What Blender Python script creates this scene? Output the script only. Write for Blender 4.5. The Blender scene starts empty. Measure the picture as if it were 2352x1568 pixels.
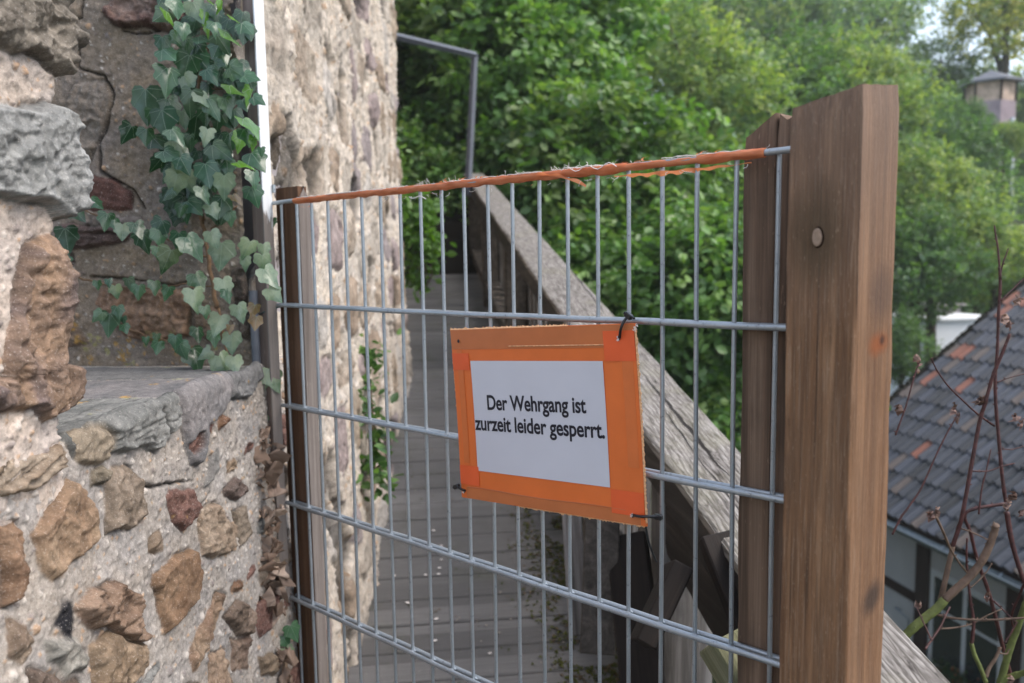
import bpy, math, random
import numpy as np
from mathutils import Matrix, Vector

random.seed(7); np.random.seed(7)
S = bpy.context.scene
COL = S.collection
RAD = math.radians

# ------------------------------------------------------------------ camera, sky, sun, exposure
# metres; Y runs along the wall walk, X to the valley side, the walk rises 11.7 degrees, camera at the origin's eye height
CAMH = 1.70
C = np.array([0.0, 0.0, CAMH])
CR = np.array([[0.99185192, 0.12433564, 0.02775654], [-0.12648571, 0.9871073, 0.09808435], [-0.0152033, -0.10079596, 0.99479095]])  # cols: right, forward, up
FPX = 1855.955
cam = bpy.data.cameras.new('camera'); camo = bpy.data.objects.new('camera', cam); COL.objects.link(camo)
cam.sensor_width = 36; cam.lens = 28.4075; cam.clip_start = 0.05; cam.clip_end = 1000
camo.matrix_world = Matrix(((CR[0,0], CR[0,2], -CR[0,1], 0), (CR[1,0], CR[1,2], -CR[1,1], 0), (CR[2,0], CR[2,2], -CR[2,1], CAMH), (0,0,0,1)))
cam.dof.use_dof = True; cam.dof.focus_distance = 1.12; cam.dof.aperture_fstop = 4.9
S.camera = camo

SUN_EL, SUN_AZ = RAD(50), RAD(112)        # azimuth measured from +Y towards +X
w = bpy.data.worlds.new('World'); S.world = w; w.use_nodes = True
nt = w.node_tree; bg = nt.nodes['Background']
sky = nt.nodes.new('ShaderNodeTexSky'); sky.sky_type = 'NISHITA'; sky.sun_disc = False
sky.sun_elevation = SUN_EL; sky.sun_rotation = SUN_AZ; sky.dust_density = 3.0; sky.air_density = 1.0
cl = nt.nodes.new('ShaderNodeMix'); cl.data_type = 'RGBA'; cl.inputs[0].default_value = .3      # thin bright cloud over the blue
nt.links.new(sky.outputs[0], cl.inputs[6]); cl.inputs[7].default_value = (6.2, 6.6, 7.2, 1); nt.links.new(cl.outputs[2], bg.inputs[0]); bg.inputs[1].default_value = 0.15
sl = bpy.data.lights.new('sun', 'SUN'); sl.energy = 1.0; sl.angle = RAD(28); sl.color = (1, .95, .89)
so = bpy.data.objects.new('sun', sl); COL.objects.link(so)
sd = Vector((math.sin(SUN_AZ)*math.cos(SUN_EL), math.cos(SUN_AZ)*math.cos(SUN_EL), math.sin(SUN_EL)))
so.rotation_euler = sd.to_track_quat('Z', 'Y').to_euler(); so.location = (6, 4, 12)
S.view_settings.view_transform = 'Standard'; S.view_settings.look = 'None'
S.view_settings.exposure = 1.18; S.view_settings.gamma = 1
S.render.engine = 'CYCLES'; S.cycles.max_bounces = 6; S.cycles.use_denoising = True

# ------------------------------------------------------------------ frames
def ray(x, y):
    return CR @ np.array([(x-1176)/FPX, 1.0, -(y-784)/FPX])
def PX(x, y, t): return C + ray(x, y)*t
def PL(x, y, p0, n):
    d = ray(x, y); n = np.asarray(n, float); return C + d*(((np.asarray(p0)-C)@n)/(d@n))
GA = RAD(48.6324)                         # turn of the gate panel against the walk
GM = np.array([[math.cos(GA), math.sin(GA), 0], [-math.sin(GA), math.cos(GA), 0], [0, 0, 1]])
GC = np.array([1.38795317, -0.89892363, -0.11708677])
def F2W(p): return GM @ (np.asarray(p, float)-GC) + C
def W2F(p): return GM.T @ (np.asarray(p, float)-C) + GC
SLOPE = 0.207

# ------------------------------------------------------------------ numpy noise
def _h(ix, iy, iz, s):
    n = (ix*374761393 + iy*668265263 + iz*2147483647 + s*974634777) & 0xffffffff
    n = (n ^ (n >> 13))*1274126177 & 0xffffffff
    n = (n ^ (n >> 16))*2246822519 & 0xffffffff
    return ((n ^ (n >> 15)) & 0xffffff)/float(0xffffff)
def vnoise(x, y, z=0.0, s=0):
    x, y, z = np.broadcast_arrays(np.asarray(x, float), y, z)
    ix, iy, iz = np.floor(x).astype(np.int64), np.floor(y).astype(np.int64), np.floor(z).astype(np.int64)
    fx, fy, fz = x-ix, y-iy, z-iz
    fx, fy, fz = fx*fx*(3-2*fx), fy*fy*(3-2*fy), fz*fz*(3-2*fz)
    r = 0
    for a in (0, 1):
        for b in (0, 1):
            for c in (0, 1):
                r = r + _h(ix+a, iy+b, iz+c, s)*(fx if a else 1-fx)*(fy if b else 1-fy)*(fz if c else 1-fz)
    return r*2-1
def fbm(x, y, z=0.0, o=4, s=0):
    r = 0; a = 1.0; t = 0
    for k in range(o):
        r = r + a*vnoise(x*2**k, y*2**k, np.asarray(z)*2**k, s+k*17); t += a; a *= .5
    return r/t
def sstep(a, b, x):
    t = np.clip((x-a)/(b-a), 0, 1); return t*t*(3-2*t)
def sdpoly(P, X, Y):
    """signed distance to polygon, positive inside"""
    d = np.full(X.shape, 1e9); ins = np.zeros(X.shape, bool); n = len(P)
    for i in range(n):
        ax, ay = P[i]; bx, by = P[(i+1) % n]
        ex, ey = bx-ax, by-ay; wx, wy = X-ax, Y-ay
        t = np.clip((wx*ex+wy*ey)/(ex*ex+ey*ey+1e-12), 0, 1)
        d = np.minimum(d, np.hypot(wx-ex*t, wy-ey*t))
        c = ((ay > Y) != (by > Y)) & (X < (bx-ax)*(Y-ay)/(by-ay+1e-12)+ax)
        ins ^= c
    return np.where(ins, d, -d)
def sdline(P, X, Y):
    d = np.full(X.shape, 1e9)
    for i in range(len(P)-1):
        ax, ay = P[i]; bx, by = P[i+1]
        ex, ey = bx-ax, by-ay; wx, wy = X-ax, Y-ay
        t = np.clip((wx*ex+wy*ey)/(ex*ex+ey*ey+1e-12), 0, 1)
        d = np.minimum(d, np.hypot(wx-ex*t, wy-ey*t))
    return d

# ------------------------------------------------------------------ objects
def tag(o, label=None, cat=None, group=None, kind=None):
    if label: o['label'] = label
    if cat: o['category'] = cat
    if group: o['group'] = group
    if kind: o['kind'] = kind
    return o
def empty(name, label, cat, loc=(0, 0, 0), rz=0, group=None):
    o = bpy.data.objects.new(name, None); COL.objects.link(o); o.location = loc; o.rotation_euler = (0, 0, rz)
    o.empty_display_size = .1
    return tag(o, label, cat, group)
def mesh(name, V, F, m, parent=None, cols=None, uv=None, smooth=False):
    me = bpy.data.meshes.new(name)
    if isinstance(F, np.ndarray):
        V = np.asarray(V, np.float32); n, k = F.shape
        me.vertices.add(len(V)); me.vertices.foreach_set('co', V.ravel())
        me.loops.add(n*k); me.loops.foreach_set('vertex_index', F.astype(np.int32).ravel())
        me.polygons.add(n); me.polygons.foreach_set('loop_start', np.arange(0, n*k, k, dtype=np.int32))
        me.update(calc_edges=True)
    else:
        me.from_pydata([tuple(map(float, v)) for v in V], [], F); me.update()
    if cols is not None:
        cols = np.asarray(cols, np.float32)
        a = me.color_attributes.new('Col', 'FLOAT_COLOR', 'POINT')
        c4 = np.ones((len(V), 4), np.float32); c4[:, :cols.shape[1]] = cols
        a.data.foreach_set('color', c4.ravel())
    if uv is not None:
        uv = np.asarray(uv, np.float32); l = me.uv_layers.new(name='UVMap')
        vi = np.empty(len(me.loops), np.int32); me.loops.foreach_get('vertex_index', vi)
        l.data.foreach_set('uv', uv[vi].ravel())
    if smooth: me.polygons.foreach_set('use_smooth', np.ones(len(me.polygons), bool))
    if m: me.materials.append(m)
    o = bpy.data.objects.new(name, me); COL.objects.link(o)
    if parent: o.parent = parent
    return o
class MB:
    def __init__(s): s.V = []; s.F = []; s.Cc = []; s.U = []
    def add(s, V, F, col=None, uv=None):
        b = len(s.V); s.V += [tuple(v) for v in V]; s.F += [tuple(i+b for i in f) for f in F]
        s.Cc += [col if col is not None else (1, 1, 1)]*len(V) if not (col is not None and hasattr(col[0], '__len__')) else list(col)
        s.U += list(uv) if uv is not None else [(0, 0)]*len(V)
    def box(s, lo, hi, bev=0.0, col=None, T=None):
        x0, y0, z0 = lo; x1, y1, z1 = hi
        if bev <= 0:
            V = [(x0,y0,z0),(x1,y0,z0),(x1,y1,z0),(x0,y1,z0),(x0,y0,z1),(x1,y0,z1),(x1,y1,z1),(x0,y1,z1)]
            F = [(0,3,2,1),(4,5,6,7),(0,1,5,4),(1,2,6,5),(2,3,7,6),(3,0,4,7)]
        else:
            b = bev
            ring = lambda a, z: [(x0+a,y0+b if a==0 else y0,z)] 
            def oct_(i, z):
                return [(x0+b+i*0,y0+i,z),(x1-b,y0+i,z),(x1-i,y0+b,z),(x1-i,y1-b,z),(x1-b,y1-i,z),(x0+b,y1-i,z),(x0+i,y1-b,z),(x0+i,y0+b,z)]
            rs = [oct_(b*.7, z0), oct_(0, z0+b), oct_(0, z1-b), oct_(b*.7, z1)]
            V = sum(rs, []); F = []
            for r in range(3):
                for k in range(8):
                    F.append((r*8+k, r*8+(k+1) % 8, (r+1)*8+(k+1) % 8, (r+1)*8+k))
            F.append(tuple(range(7, -1, -1))); F.append(tuple(range(24, 32)))
        if T is not None: V = [T(v) for v in V]
        s.add(V, F, col)
    def tube(s, pts, r, n=8, col=None, cap=True):
        pts = [np.asarray(p, float) for p in pts]
        rr = r if hasattr(r, '__len__') else [r]*len(pts)
        V = []; F = []; prev = None
        for i, p in enumerate(pts):
            t = pts[min(i+1, len(pts)-1)]-pts[max(i-1, 0)]; t /= np.linalg.norm(t)+1e-12
            if prev is None:
                a = np.array([0, 0, 1.0]) if abs(t[2]) < .9 else np.array([1.0, 0, 0])
                u = np.cross(t, a)
            else: u = prev-t*(prev@t)
            u /= np.linalg.norm(u)+1e-12; prev = u; v = np.cross(t, u)
            for k in range(n):
                a = 2*math.pi*k/n; V.append(p+(u*math.cos(a)+v*math.sin(a))*rr[i])
        for i in range(len(pts)-1):
            for k in range(n):
                F.append((i*n+k, i*n+(k+1) % n, (i+1)*n+(k+1) % n, (i+1)*n+k))
        if cap: F.append(tuple(range(n-1, -1, -1))); F.append(tuple(range((len(pts)-1)*n, len(pts)*n)))
        s.add(V, F, col)
    def build(s, name, m, parent=None, smooth=False, cols=False, uv=False):
        return mesh(name, s.V, s.F, m, parent, np.array(s.Cc) if cols else None, np.array(s.U) if uv else None, smooth)
def auto(o, ang=40):
    """smooth shading only over gentle angles"""
    me = o.data
    me.polygons.foreach_set('use_smooth', np.ones(len(me.polygons), bool))
    me.set_sharp_from_angle(angle=RAD(ang)); return o

# ------------------------------------------------------------------ materials
class NB:
    def __init__(s, name):
        s.m = bpy.data.materials.new(name); s.m.use_nodes = True; s.t = s.m.node_tree
        s.p = s.t.nodes['Principled BSDF']; s.out = s.t.nodes['Material Output']
    def n(s, typ, **k):
        o = s.t.nodes.new('ShaderNode'+typ)
        for a, b in k.items():
            if a == 'i':
                for kk, vv in b.items():
                    if hasattr(vv, 'is_output') or isinstance(vv, bpy.types.NodeSocket): s.t.links.new(vv, o.inputs[kk])
                    else: o.inputs[kk].default_value = vv
            else: setattr(o, a, b)
        return o
    def link(s, a, b): s.t.links.new(a, b)
    def coord(s, kind='Object', sc=(1, 1, 1), rot=(0, 0, 0)):
        return s.n('Mapping', i={'Vector': s.n('TexCoord').outputs[kind], 'Scale': sc, 'Rotation': rot}).outputs[0]
    def noise(s, v, sc, det=4, rough=.55, dist=0):
        return s.n('TexNoise', i={'Vector': v, 'Scale': sc, 'Detail': det, 'Roughness': rough, 'Distortion': dist}).outputs['Fac']
    def ramp(s, f, stops):
        r = s.n('ValToRGB', i={'Fac': f}); e = r.color_ramp.elements
        while len(e) < len(stops): e.new(.5)
        for k, (p, c) in enumerate(stops):
            e[k].position = p; e[k].color = (*c, 1) if len(c) == 3 else c
        return r.outputs[0]
    def mix(s, f, a, b, bt='MIX'):
        o = s.n('Mix', data_type='RGBA', blend_type=bt)
        for k, v in ((0, f), (6, a), (7, b)):
            if isinstance(v, bpy.types.NodeSocket): s.link(v, o.inputs[k])
            else: o.inputs[k].default_value = v if k == 0 else ((*v, 1) if len(v) == 3 else v)
        return o.outputs[2]
    def math(s, op, a, b=0.0, c=None, clamp=False):
        o = s.n('Math', operation=op, use_clamp=clamp)
        for k, v in enumerate((a, b) if c is None else (a, b, c)):
            if isinstance(v, bpy.types.NodeSocket): s.link(v, o.inputs[k])
            else: o.inputs[k].default_value = v
        return o.outputs[0]
    def mr(s, f, a, b, c=0.0, d=1.0):
        return s.n('MapRange', i={0: f, 1: a, 2: b, 3: c, 4: d}).outputs[0]
    def bump(s, h, dist=.01, st=1.0, nrm=None):
        i = {'Height': h, 'Distance': dist, 'Strength': st}
        if nrm is not None: i['Normal'] = nrm
        return s.n('Bump', i=i).outputs[0]
    def fin(s, col=None, rough=.8, nrm=None, spec=.4, metal=0.0):
        for k, v in (('Base Color', col), ('Roughness', rough), ('Normal', nrm), ('Specular IOR Level', spec), ('Metallic', metal)):
            if v is None: continue
            if isinstance(v, bpy.types.NodeSocket): s.link(v, s.p.inputs[k])
            else: s.p.inputs[k].default_value = (*v, 1) if (k == 'Base Color' and len(v) == 3) else v
        return s.m

def wood_mat(name, c1, c2, c3, axis=2, grain=1.0, bump=.0015, rough=.75, stain=.5, spec=.3, vcol=False):
    """fibrous wood, grain along a local axis"""
    b = NB(name)
    sc = [260*grain]*3; sc[axis] = 5
    v = b.coord('Object', sc); f = b.noise(v, 1.0, 5, .65, .6)
    sc2 = [34*grain]*3; sc2[axis] = 1.1
    v2 = b.coord('Object', sc2); g = b.noise(v2, 1.0, 4, .55, 1.6)
    vo = b.coord('Object'); big = b.noise(vo, 7, 4, .6); fl = b.noise(b.coord('Object', (400, 400, 60)), 1.0, 3)
    col = b.ramp(g, [(.30, c1), (.52, c2), (.72, c3)])
    col = b.mix(b.mr(f, .35, .7, 0, .55), col, tuple(x*.45 for x in c1))
    col = b.mix(b.mr(big, .50, .72, 0, stain), col, tuple(x*.35 for x in c1))
    col = b.mix(b.mr(fl, .66, .76, 0, .35), col, tuple(min(1, x*1.9) for x in c3))
    h = b.math('ADD', b.math('MULTIPLY', f, .6), b.math('MULTIPLY', g, .8))
    return b.fin(col, rough, b.bump(h, bump, .8), spec)

M = {}
M['post'] = wood_mat('larch_post', (.125, .052, .026), (.215, .098, .048), (.31, .165, .088), stain=.35)
M['post_dark'] = wood_mat('brown_post', (.085, .052, .034), (.19, .12, .08), (.30, .205, .145), stain=.5, bump=.0022)
M['post_red'] = wood_mat('dark_red_post', (.10, .05, .027), (.165, .086, .048), (.23, .13, .078), stain=.3)
M['grey_edge'] = wood_mat('grey_wood', (.15, .125, .11), (.24, .205, .185), (.33, .29, .265), stain=.2)
M['batten'] = wood_mat('batten_wood', (.17, .12, .10), (.25, .19, .165), (.33, .26, .23), stain=.2)
M['rail'] = wood_mat('weathered_rail', (.14, .125, .11), (.30, .275, .245), (.46, .43, .40), axis=1, grain=.55, bump=.004, stain=.35, rough=.85)
M['rail_dark'] = wood_mat('weathered_beam', (.045, .038, .032), (.10, .085, .072), (.16, .14, .12), axis=1, grain=.6, bump=.003, stain=.5)
M['picket'] = wood_mat('weathered_picket', (.07, .062, .056), (.19, .175, .165), (.42, .40, .39), axis=2, grain=.5, bump=.003, stain=.5)
M['mossy_wood'] = wood_mat('mossy_wood', (.11, .11, .055), (.22, .215, .12), (.36, .35, .24), axis=2, grain=.6, bump=.003, stain=.4)
M['shaded_wood'] = wood_mat('shade_darkened_wood', (.009, .0065, .005), (.018, .012, .009), (.032, .023, .017), axis=2, stain=.4)  # brown wood darkened so its colour carries the shade under the handrail
M['shaded_beam'] = wood_mat('shaded_weathered_beam', (.022, .018, .015), (.042, .035, .030), (.085, .072, .060), axis=1, grain=.6, bump=.003, stain=.5)  # dark weathered wood, with shading below the handrail put into its colour
M['timber'] = wood_mat('painted_timber', (.018, .008, .007), (.03, .012, .010), (.045, .02, .016), axis=2, stain=.3)
def _deck():
    b = NB('deck_boards'); v = b.coord('Object', (6, 240, 240)); f = b.noise(v, 1, 5, .6, .5)
    vo = b.coord('Object'); big = b.noise(vo, 4.5, 5, .6); sp = b.noise(vo, 55, 3, .6)
    wn = b.n('TexWhiteNoise', noise_dimensions='1D', i={'W': b.math('FLOOR', b.math('DIVIDE', b.n('SeparateXYZ', i={0: vo}).outputs[1], .1311))}).outputs[0]
    col = b.mix(wn, (.115, .11, .107), (.19, .182, .177))
    col = b.mix(b.mr(f, .35, .7, 0, .5), col, (.05, .045, .04))
    col = b.mix(b.mr(big, .55, .72, 0, .55), col, (.055, .058, .032))
    col = b.mix(b.mr(sp, .66, .78, 0, .5), col, (.33, .31, .28))
    return b.fin(col, .6, b.bump(f, .002, .8), .35)
M['deck'] = _deck()
def _galv():
    b = NB('galvanised_steel'); vo = b.coord('Object'); f = b.noise(vo, 160, 4, .6); g = b.noise(vo, 28, 3, .6)
    col = b.mix(g, (.30, .335, .37), (.46, .50, .54)); col = b.mix(b.mr(f, .60, .72, 0, .6), col, (.13, .13, .135))
    return b.fin(col, b.mr(f, .3, .7, .34, .55), b.bump(f, .0004, .5), .5, .72)
M['galv'] = _galv()
def simple(name, c, rough=.6, spec=.4, metal=0, var=.25, sc=30, bump=0.0):
    b = NB(name); f = b.noise(b.coord('Object'), sc, 4, .6)
    col = b.mix(b.mr(f, .3, .7, 0, 1), tuple(x*(1-var) for x in c), tuple(min(1, x*(1+var)) for x in c))
    return b.fin(col, rough, b.bump(f, bump, .7) if bump else None, spec, metal)
M['black'] = simple('black_plastic', (.012, .012, .014), .32, .5, var=.2)
M['strap'] = simple('black_strap', (.012, .014, .016), .45, .5)
M['orange'] = simple('orange_board', (.74, .165, .035), .38, .45, var=.07, sc=14, bump=.0006)
M['orange_dull'] = simple('dull_orange_tape', (.52, .155, .05), .34, .5, var=.08, sc=20, bump=.0008)
M['orange_side'] = simple('thin_orange_tape', (.66, .16, .04), .36, .5, var=.08, sc=20)
M['orange_red'] = simple('red_orange_tape', (.76, .115, .03), .34, .5, var=.06, sc=20)
M['edge'] = simple('torn_board_edge', (.78, .42, .22), .7, .3, var=.35, sc=300, bump=.001)
M['paper'] = simple('laminated_paper', (.60, .60, .66), .33, .5, var=.035, sc=9)
M['ink'] = simple('ink', (.012, .012, .022), .4, .4, var=.1)
def _tape():
    b = NB('orange_film'); f = b.noise(b.coord('Object', (30, 120, 120)), 1, 4, .6)
    col = b.mix(b.mr(f, .35, .65, 0, 1), (.62, .17, .06), (.86, .33, .16))
    b.fin(col, .35, b.bump(f, .002, .8), .5)
    tr = b.n('BsdfTranslucent', i={'Color': (.95, .35, .14, 1)})
    mx = b.n('MixShader', i={0: .35, 1: b.p.outputs[0], 2: tr.outputs[0]}); b.link(mx.outputs[0], b.out.inputs[0]); return b.m
M['tape'] = _tape()
M['thread'] = simple('pale_fibre', (.78, .72, .68), .6, .3, var=.1)
def _paint():
    b = NB('worn_white_paint'); vo = b.coord('Object'); z = b.n('SeparateXYZ', i={0: vo}).outputs[2]
    f = b.noise(b.coord('Object', (60, 60, 9)), 1, 5, .65, .4); g = b.noise(b.coord('Object', (300, 300, 8)), 1, 4)
    wood = b.mix(g, (.16, .135, .12), (.30, .26, .235))
    k = b.math('ADD', b.mr(z, -.12, .10, 0, 1), b.math('MULTIPLY', b.math('SUBTRACT', f, .5), 1.1), clamp=True)
    k = b.mr(k, .42, .52, 0, 1)
    col = b.mix(k, wood, b.mix(b.mr(f, .3, .7, 0, 1), (.80, .81, .83), (.70, .71, .74)))
    return b.fin(col, .6, b.bump(g, .001, .6), .35)
M['paint'] = _paint()
def stone_mat(name, gain=1.0, fine=1.0, bd=.0022):
    """colour attribute holds each stone's own colour; grit and grain on top"""
    b = NB(name); at = b.n('VertexColor', layer_name='Col').outputs[0]
    vo = b.coord('Object'); f = b.noise(vo, 420*fine, 3, .7); g = b.noise(vo, 95*fine, 5, .65); q = b.noise(vo, 22*fine, 4, .6)
    col = b.mix(.55, at, b.mix(b.mr(g, .25, .75, 0, 1), (.35, .35, .35), (1.55, 1.5, 1.45)), 'MULTIPLY')
    col = b.mix(b.mr(f, .58, .72, 0, .55), col, b.mix(.5, col, (.95, .88, .8)))
    col = b.mix(b.mr(f, .42, .28, 0, .6), col, b.mix(1.0, col, (.35, .32, .30), 'MULTIPLY'))
    h = b.math('ADD', b.math('MULTIPLY', f, .35), b.math('ADD', g, b.math('MULTIPLY', q, 1.6)))
    return b.fin(col, .9, b.bump(h, bd, .9), .25)
M['stone'] = stone_mat('rubble_masonry'); M['stone_far'] = stone_mat('tower_masonry', fine=.45, bd=.006)
def leaf_mat(name, gloss=.45, trans=.30, tcol=(1.5, 1.7, .55)):
    b = NB(name); at = b.n('VertexColor', layer_name='Col').outputs[0]
    b.fin(at, gloss, None, .45)
    tr = b.n('BsdfTranslucent'); b.link(b.mix(1.0, at, tcol, 'MULTIPLY'), tr.inputs['Color'])
    mx = b.n('MixShader', i={0: trans, 1: b.p.outputs[0], 2: tr.outputs[0]}); b.link(mx.outputs[0], b.out.inputs[0]); return b.m
M['leaf'] = leaf_mat('tree_leaves', .38, .34); M['leaf_far'] = leaf_mat('far_leaves', .5, .4)
def _ivy():
    b = NB('ivy_leaves'); at = b.n('VertexColor', layer_name='Col'); uv = b.n('UVMap', uv_map='UVMap').outputs[0]
    s = b.n('SeparateXYZ', i={0: uv}); x, y = s.outputs[0], s.outputs[1]
    ang = b.math('ARCTAN2', b.math('ABSOLUTE', x), b.math('ADD', y, .02))
    r = b.math('SQRT', b.math('ADD', b.math('MULTIPLY', x, x), b.math('MULTIPLY', y, y)))
    vn = b.math('ABSOLUTE', b.math('SINE', b.math('MULTIPLY', ang, 4.2)))
    vw = b.math('MULTIPLY', vn, r); vein = b.mr(vw, .015, .05, 1, 0)
    n = b.noise(b.n('Mapping', i={'Vector': b.n('TexCoord').outputs['Object'], 'Scale': (60, 60, 60)}).outputs[0], 1.0, 4, .6)
    n2 = b.noise(b.n('TexCoord').outputs['Object'], 260, 3, .6)
    pale = b.math('MULTIPLY', at.outputs[1], b.mr(b.math('ADD', r, b.math('MULTIPLY', b.math('SUBTRACT', n, .5), 1.2)), .85, .35, 0, 1))
    col = b.mix(b.mr(n, .3, .7, 0, .5), at.outputs[0], b.mix(1.0, at.outputs[0], (.6, .65, .6), 'MULTIPLY'))
    col = b.mix(pale, col, (.36, .41, .29)); col = b.mix(b.math('MULTIPLY', vein, .45), col, (.34, .44, .36))
    col = b.mix(b.mr(n2, .70, .8, 0, .4), col, (.5, .55, .45))
    b.fin(col, .24, b.bump(b.math('ADD', b.math('MULTIPLY', vein, -.6), b.math('MULTIPLY', n, .7)), .0015, .6), .6)
    tr = b.n('BsdfTranslucent'); b.link(b.mix(1.0, col, (1.4, 1.9, .5), 'MULTIPLY'), tr.inputs['Color'])
    mx = b.n('MixShader', i={0: .28, 1: b.p.outputs[0], 2: tr.outputs[0]}); b.link(mx.outputs[0], b.out.inputs[0]); return b.m
M['ivy'] = _ivy()
M['dead'] = leaf_mat('withered_leaves', .7, .15, (1.1, .9, .6))
M['stem'] = simple('ivy_stem', (.16, .10, .06), .8, .2, var=.4, sc=80)
M['twig'] = simple('red_bark', (.060, .020, .018), .55, .4, var=.5, sc=90, bump=.001)
M['twig_green'] = simple('green_bark', (.13, .15, .045), .6, .35, var=.45, sc=45, bump=.001)
M['twig_brown'] = simple('brown_bark', (.13, .085, .06), .65, .3, var=.4, sc=60, bump=.001)
M['bark'] = simple('tree_bark', (.07, .055, .04), .9, .2, var=.4, sc=12, bump=.02)
M['pipe'] = simple('grey_painted_steel', (.105, .115, .14), .5, .4, var=.15)
M['zinc'] = simple('zinc_gutter', (.20, .23, .26), .35, .5, .5, var=.2, sc=14)
M['plaster'] = simple('white_plaster', (.42, .43, .45), .85, .2, var=.06, sc=3, bump=.004)
M['white'] = simple('white_window_paint', (.55, .58, .62), .5, .4, var=.05)
M['glass'] = simple('window_glass', (.015, .022, .028), .08, .9, var=.2, sc=2)
M['white_wall'] = simple('white_render', (.8, .82, .85), .8, .2, var=.04, sc=2)
M['slate'] = simple('slate_roof', (.12, .125, .145), .6, .4, var=.3, sc=20, bump=.01)
M['pot'] = simple('flower_trough', (.035, .018, .014), .8, .2)
M['moss'] = leaf_mat('moss', .9, .1)
M['soil'] = simple('hill_ground', (.035, .042, .018), .95, .1, var=.4, sc=2, bump=.05)
M['rock'] = simple('grey_block_stone', (.30, .27, .27), .9, .2, var=.3, sc=6, bump=.02)
def _tiles():
    b = NB('roof_tiles'); at = b.n('VertexColor', layer_name='Col').outputs[0]
    f = b.noise(b.coord('Object'), 9, 5, .65); g = b.noise(b.coord('Object'), 60, 4, .6)
    col = b.mix(b.mr(f, .45, .7, 0, .55), at, b.mix(.5, at, (.03, .03, .028))); col = b.mix(b.mr(g, .62, .75, 0, .4), col, (.17, .17, .15))
    return b.fin(col, .5, b.bump(g, .004, .6), .5)
M['tiles'] = _tiles()

# ------------------------------------------------------------------ ground, walk
def terrain():
    n = 120
    X, Y = np.meshgrid(np.linspace(-60, 120, n), np.linspace(-30, 150, n))
    d = np.hypot(np.maximum(X-2, 0)*1.0, np.maximum(Y-4, 0)*.9)
    Z = -4.6 + np.maximum(d-9, 0)*.30 - .6*sstep(0, 8, d) + fbm(X*.08, Y*.08, 0, 4, 5)*1.2
    Z = np.minimum(Z, 16+fbm(X*.05, Y*.05, 1, 3)*3)
    V = np.c_[X.ravel(), Y.ravel(), Z.ravel()]
    i = np.arange(n*n).reshape(n, n); F = np.stack([i[:-1, :-1], i[:-1, 1:], i[1:, 1:], i[1:, :-1]], -1).reshape(-1, 4)
    tag(mesh('hillside', V, F, M['soil'], smooth=True), kind='structure')
terrain()
def ground_z(x, y):
    d = math.hypot(max(x-2, 0), max(y-4, 0)*.9)
    return min(-4.6+max(d-9, 0)*.30-.6, 15)
fz = lambda y: SLOPE*y
def walk():
    mb = MB(); y = -1.0; k = 0
    while y < 7.6:
        x0, x1 = -.215+random.uniform(-.012, .012), .68+random.uniform(-.01, .01)
        dz = random.uniform(-.002, .002); g = .0075
        def T(v, y=y, dz=dz): return (v[0], v[1], v[2]+fz(v[1])+dz)
        mb.box((x0, y+g/2, -.035), (x1, y+.1311-g/2, 0), .004, T=T)
        y += .1311; k += 1
    tag(mb.build('walkway', M['deck']), kind='structure')
    mb = MB()
    for x in (-.16, .22, .60):
        mb.box((x-.04, -1, -.20), (x+.04, 7.6, -.04), .004, T=lambda v: (v[0], v[1], v[2]+fz(v[1])))
    tag(mb.build('walkway_beams', M['shaded_wood']), kind='structure')
    # steps climbing on from the end of the boards
    mb = MB()
    for i in range(9):
        z = fz(7.6)+.17*(i+1)
        mb.box((-.35, 7.6+.28*i, z-.17), (.85, 7.6+.28*(i+1)+.02, z), .006)
    tag(mb.build('steps', M['shaded_wood']), kind='structure')
walk()
# moss and leaf litter along the outer edge of the boards
def moss():
    V = []; F = []; cs = []
    n = 11000
    for i in range(n):
        y = random.uniform(1.2, 4.6); x = .66-abs(random.gauss(0, .12))-.02*random.random()
        if x < .34 or vnoise(x*14, y*9, 0, 3) < -.15: continue
        z = fz(y)+.001; r = random.uniform(.004, .012); a = random.uniform(0, 6.3); h = random.uniform(.002, .011)
        b = len(V); c, s = math.cos(a)*r, math.sin(a)*r
        V += [(x-c, y-s, z), (x+s*.5, y-c*.5, z+h), (x+c, y+s, z+h*.4), (x-s*.5, y+c*.5, z+h*.7)]; F.append((b, b+1, b+2, b+3))
        k = random.random(); col = (.055+.04*k, .065+.03*k, .014) if random.random() < .75 else (.12, .085, .05)
        cs += [col]*4
    for i in range(420):   # odd bits elsewhere on the boards
        y = random.uniform(1.3, 5); x = random.uniform(-.2, .5)
        if fbm(x*6, y*5, 0, 2, 8) < .1: continue
        z = fz(y)+.001; r = random.uniform(.003, .007); a = random.uniform(0, 6.3); c, s = math.cos(a)*r, math.sin(a)*r; b = len(V)
        V += [(x-c, y-s, z), (x+s, y-c, z+.003), (x+c, y+s, z+.002), (x-s, y+c, z+.004)]; F.append((b, b+1, b+2, b+3))
        cs += [random.choice([(.06, .07, .02), (.16, .12, .09), (.3, .26, .24)])]*4
    tag(mesh('moss', V, F, M['moss'], cols=cs), 'dark moss and leaf litter along the outer edge of the boards', 'moss', kind='stuff')
moss()
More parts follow.
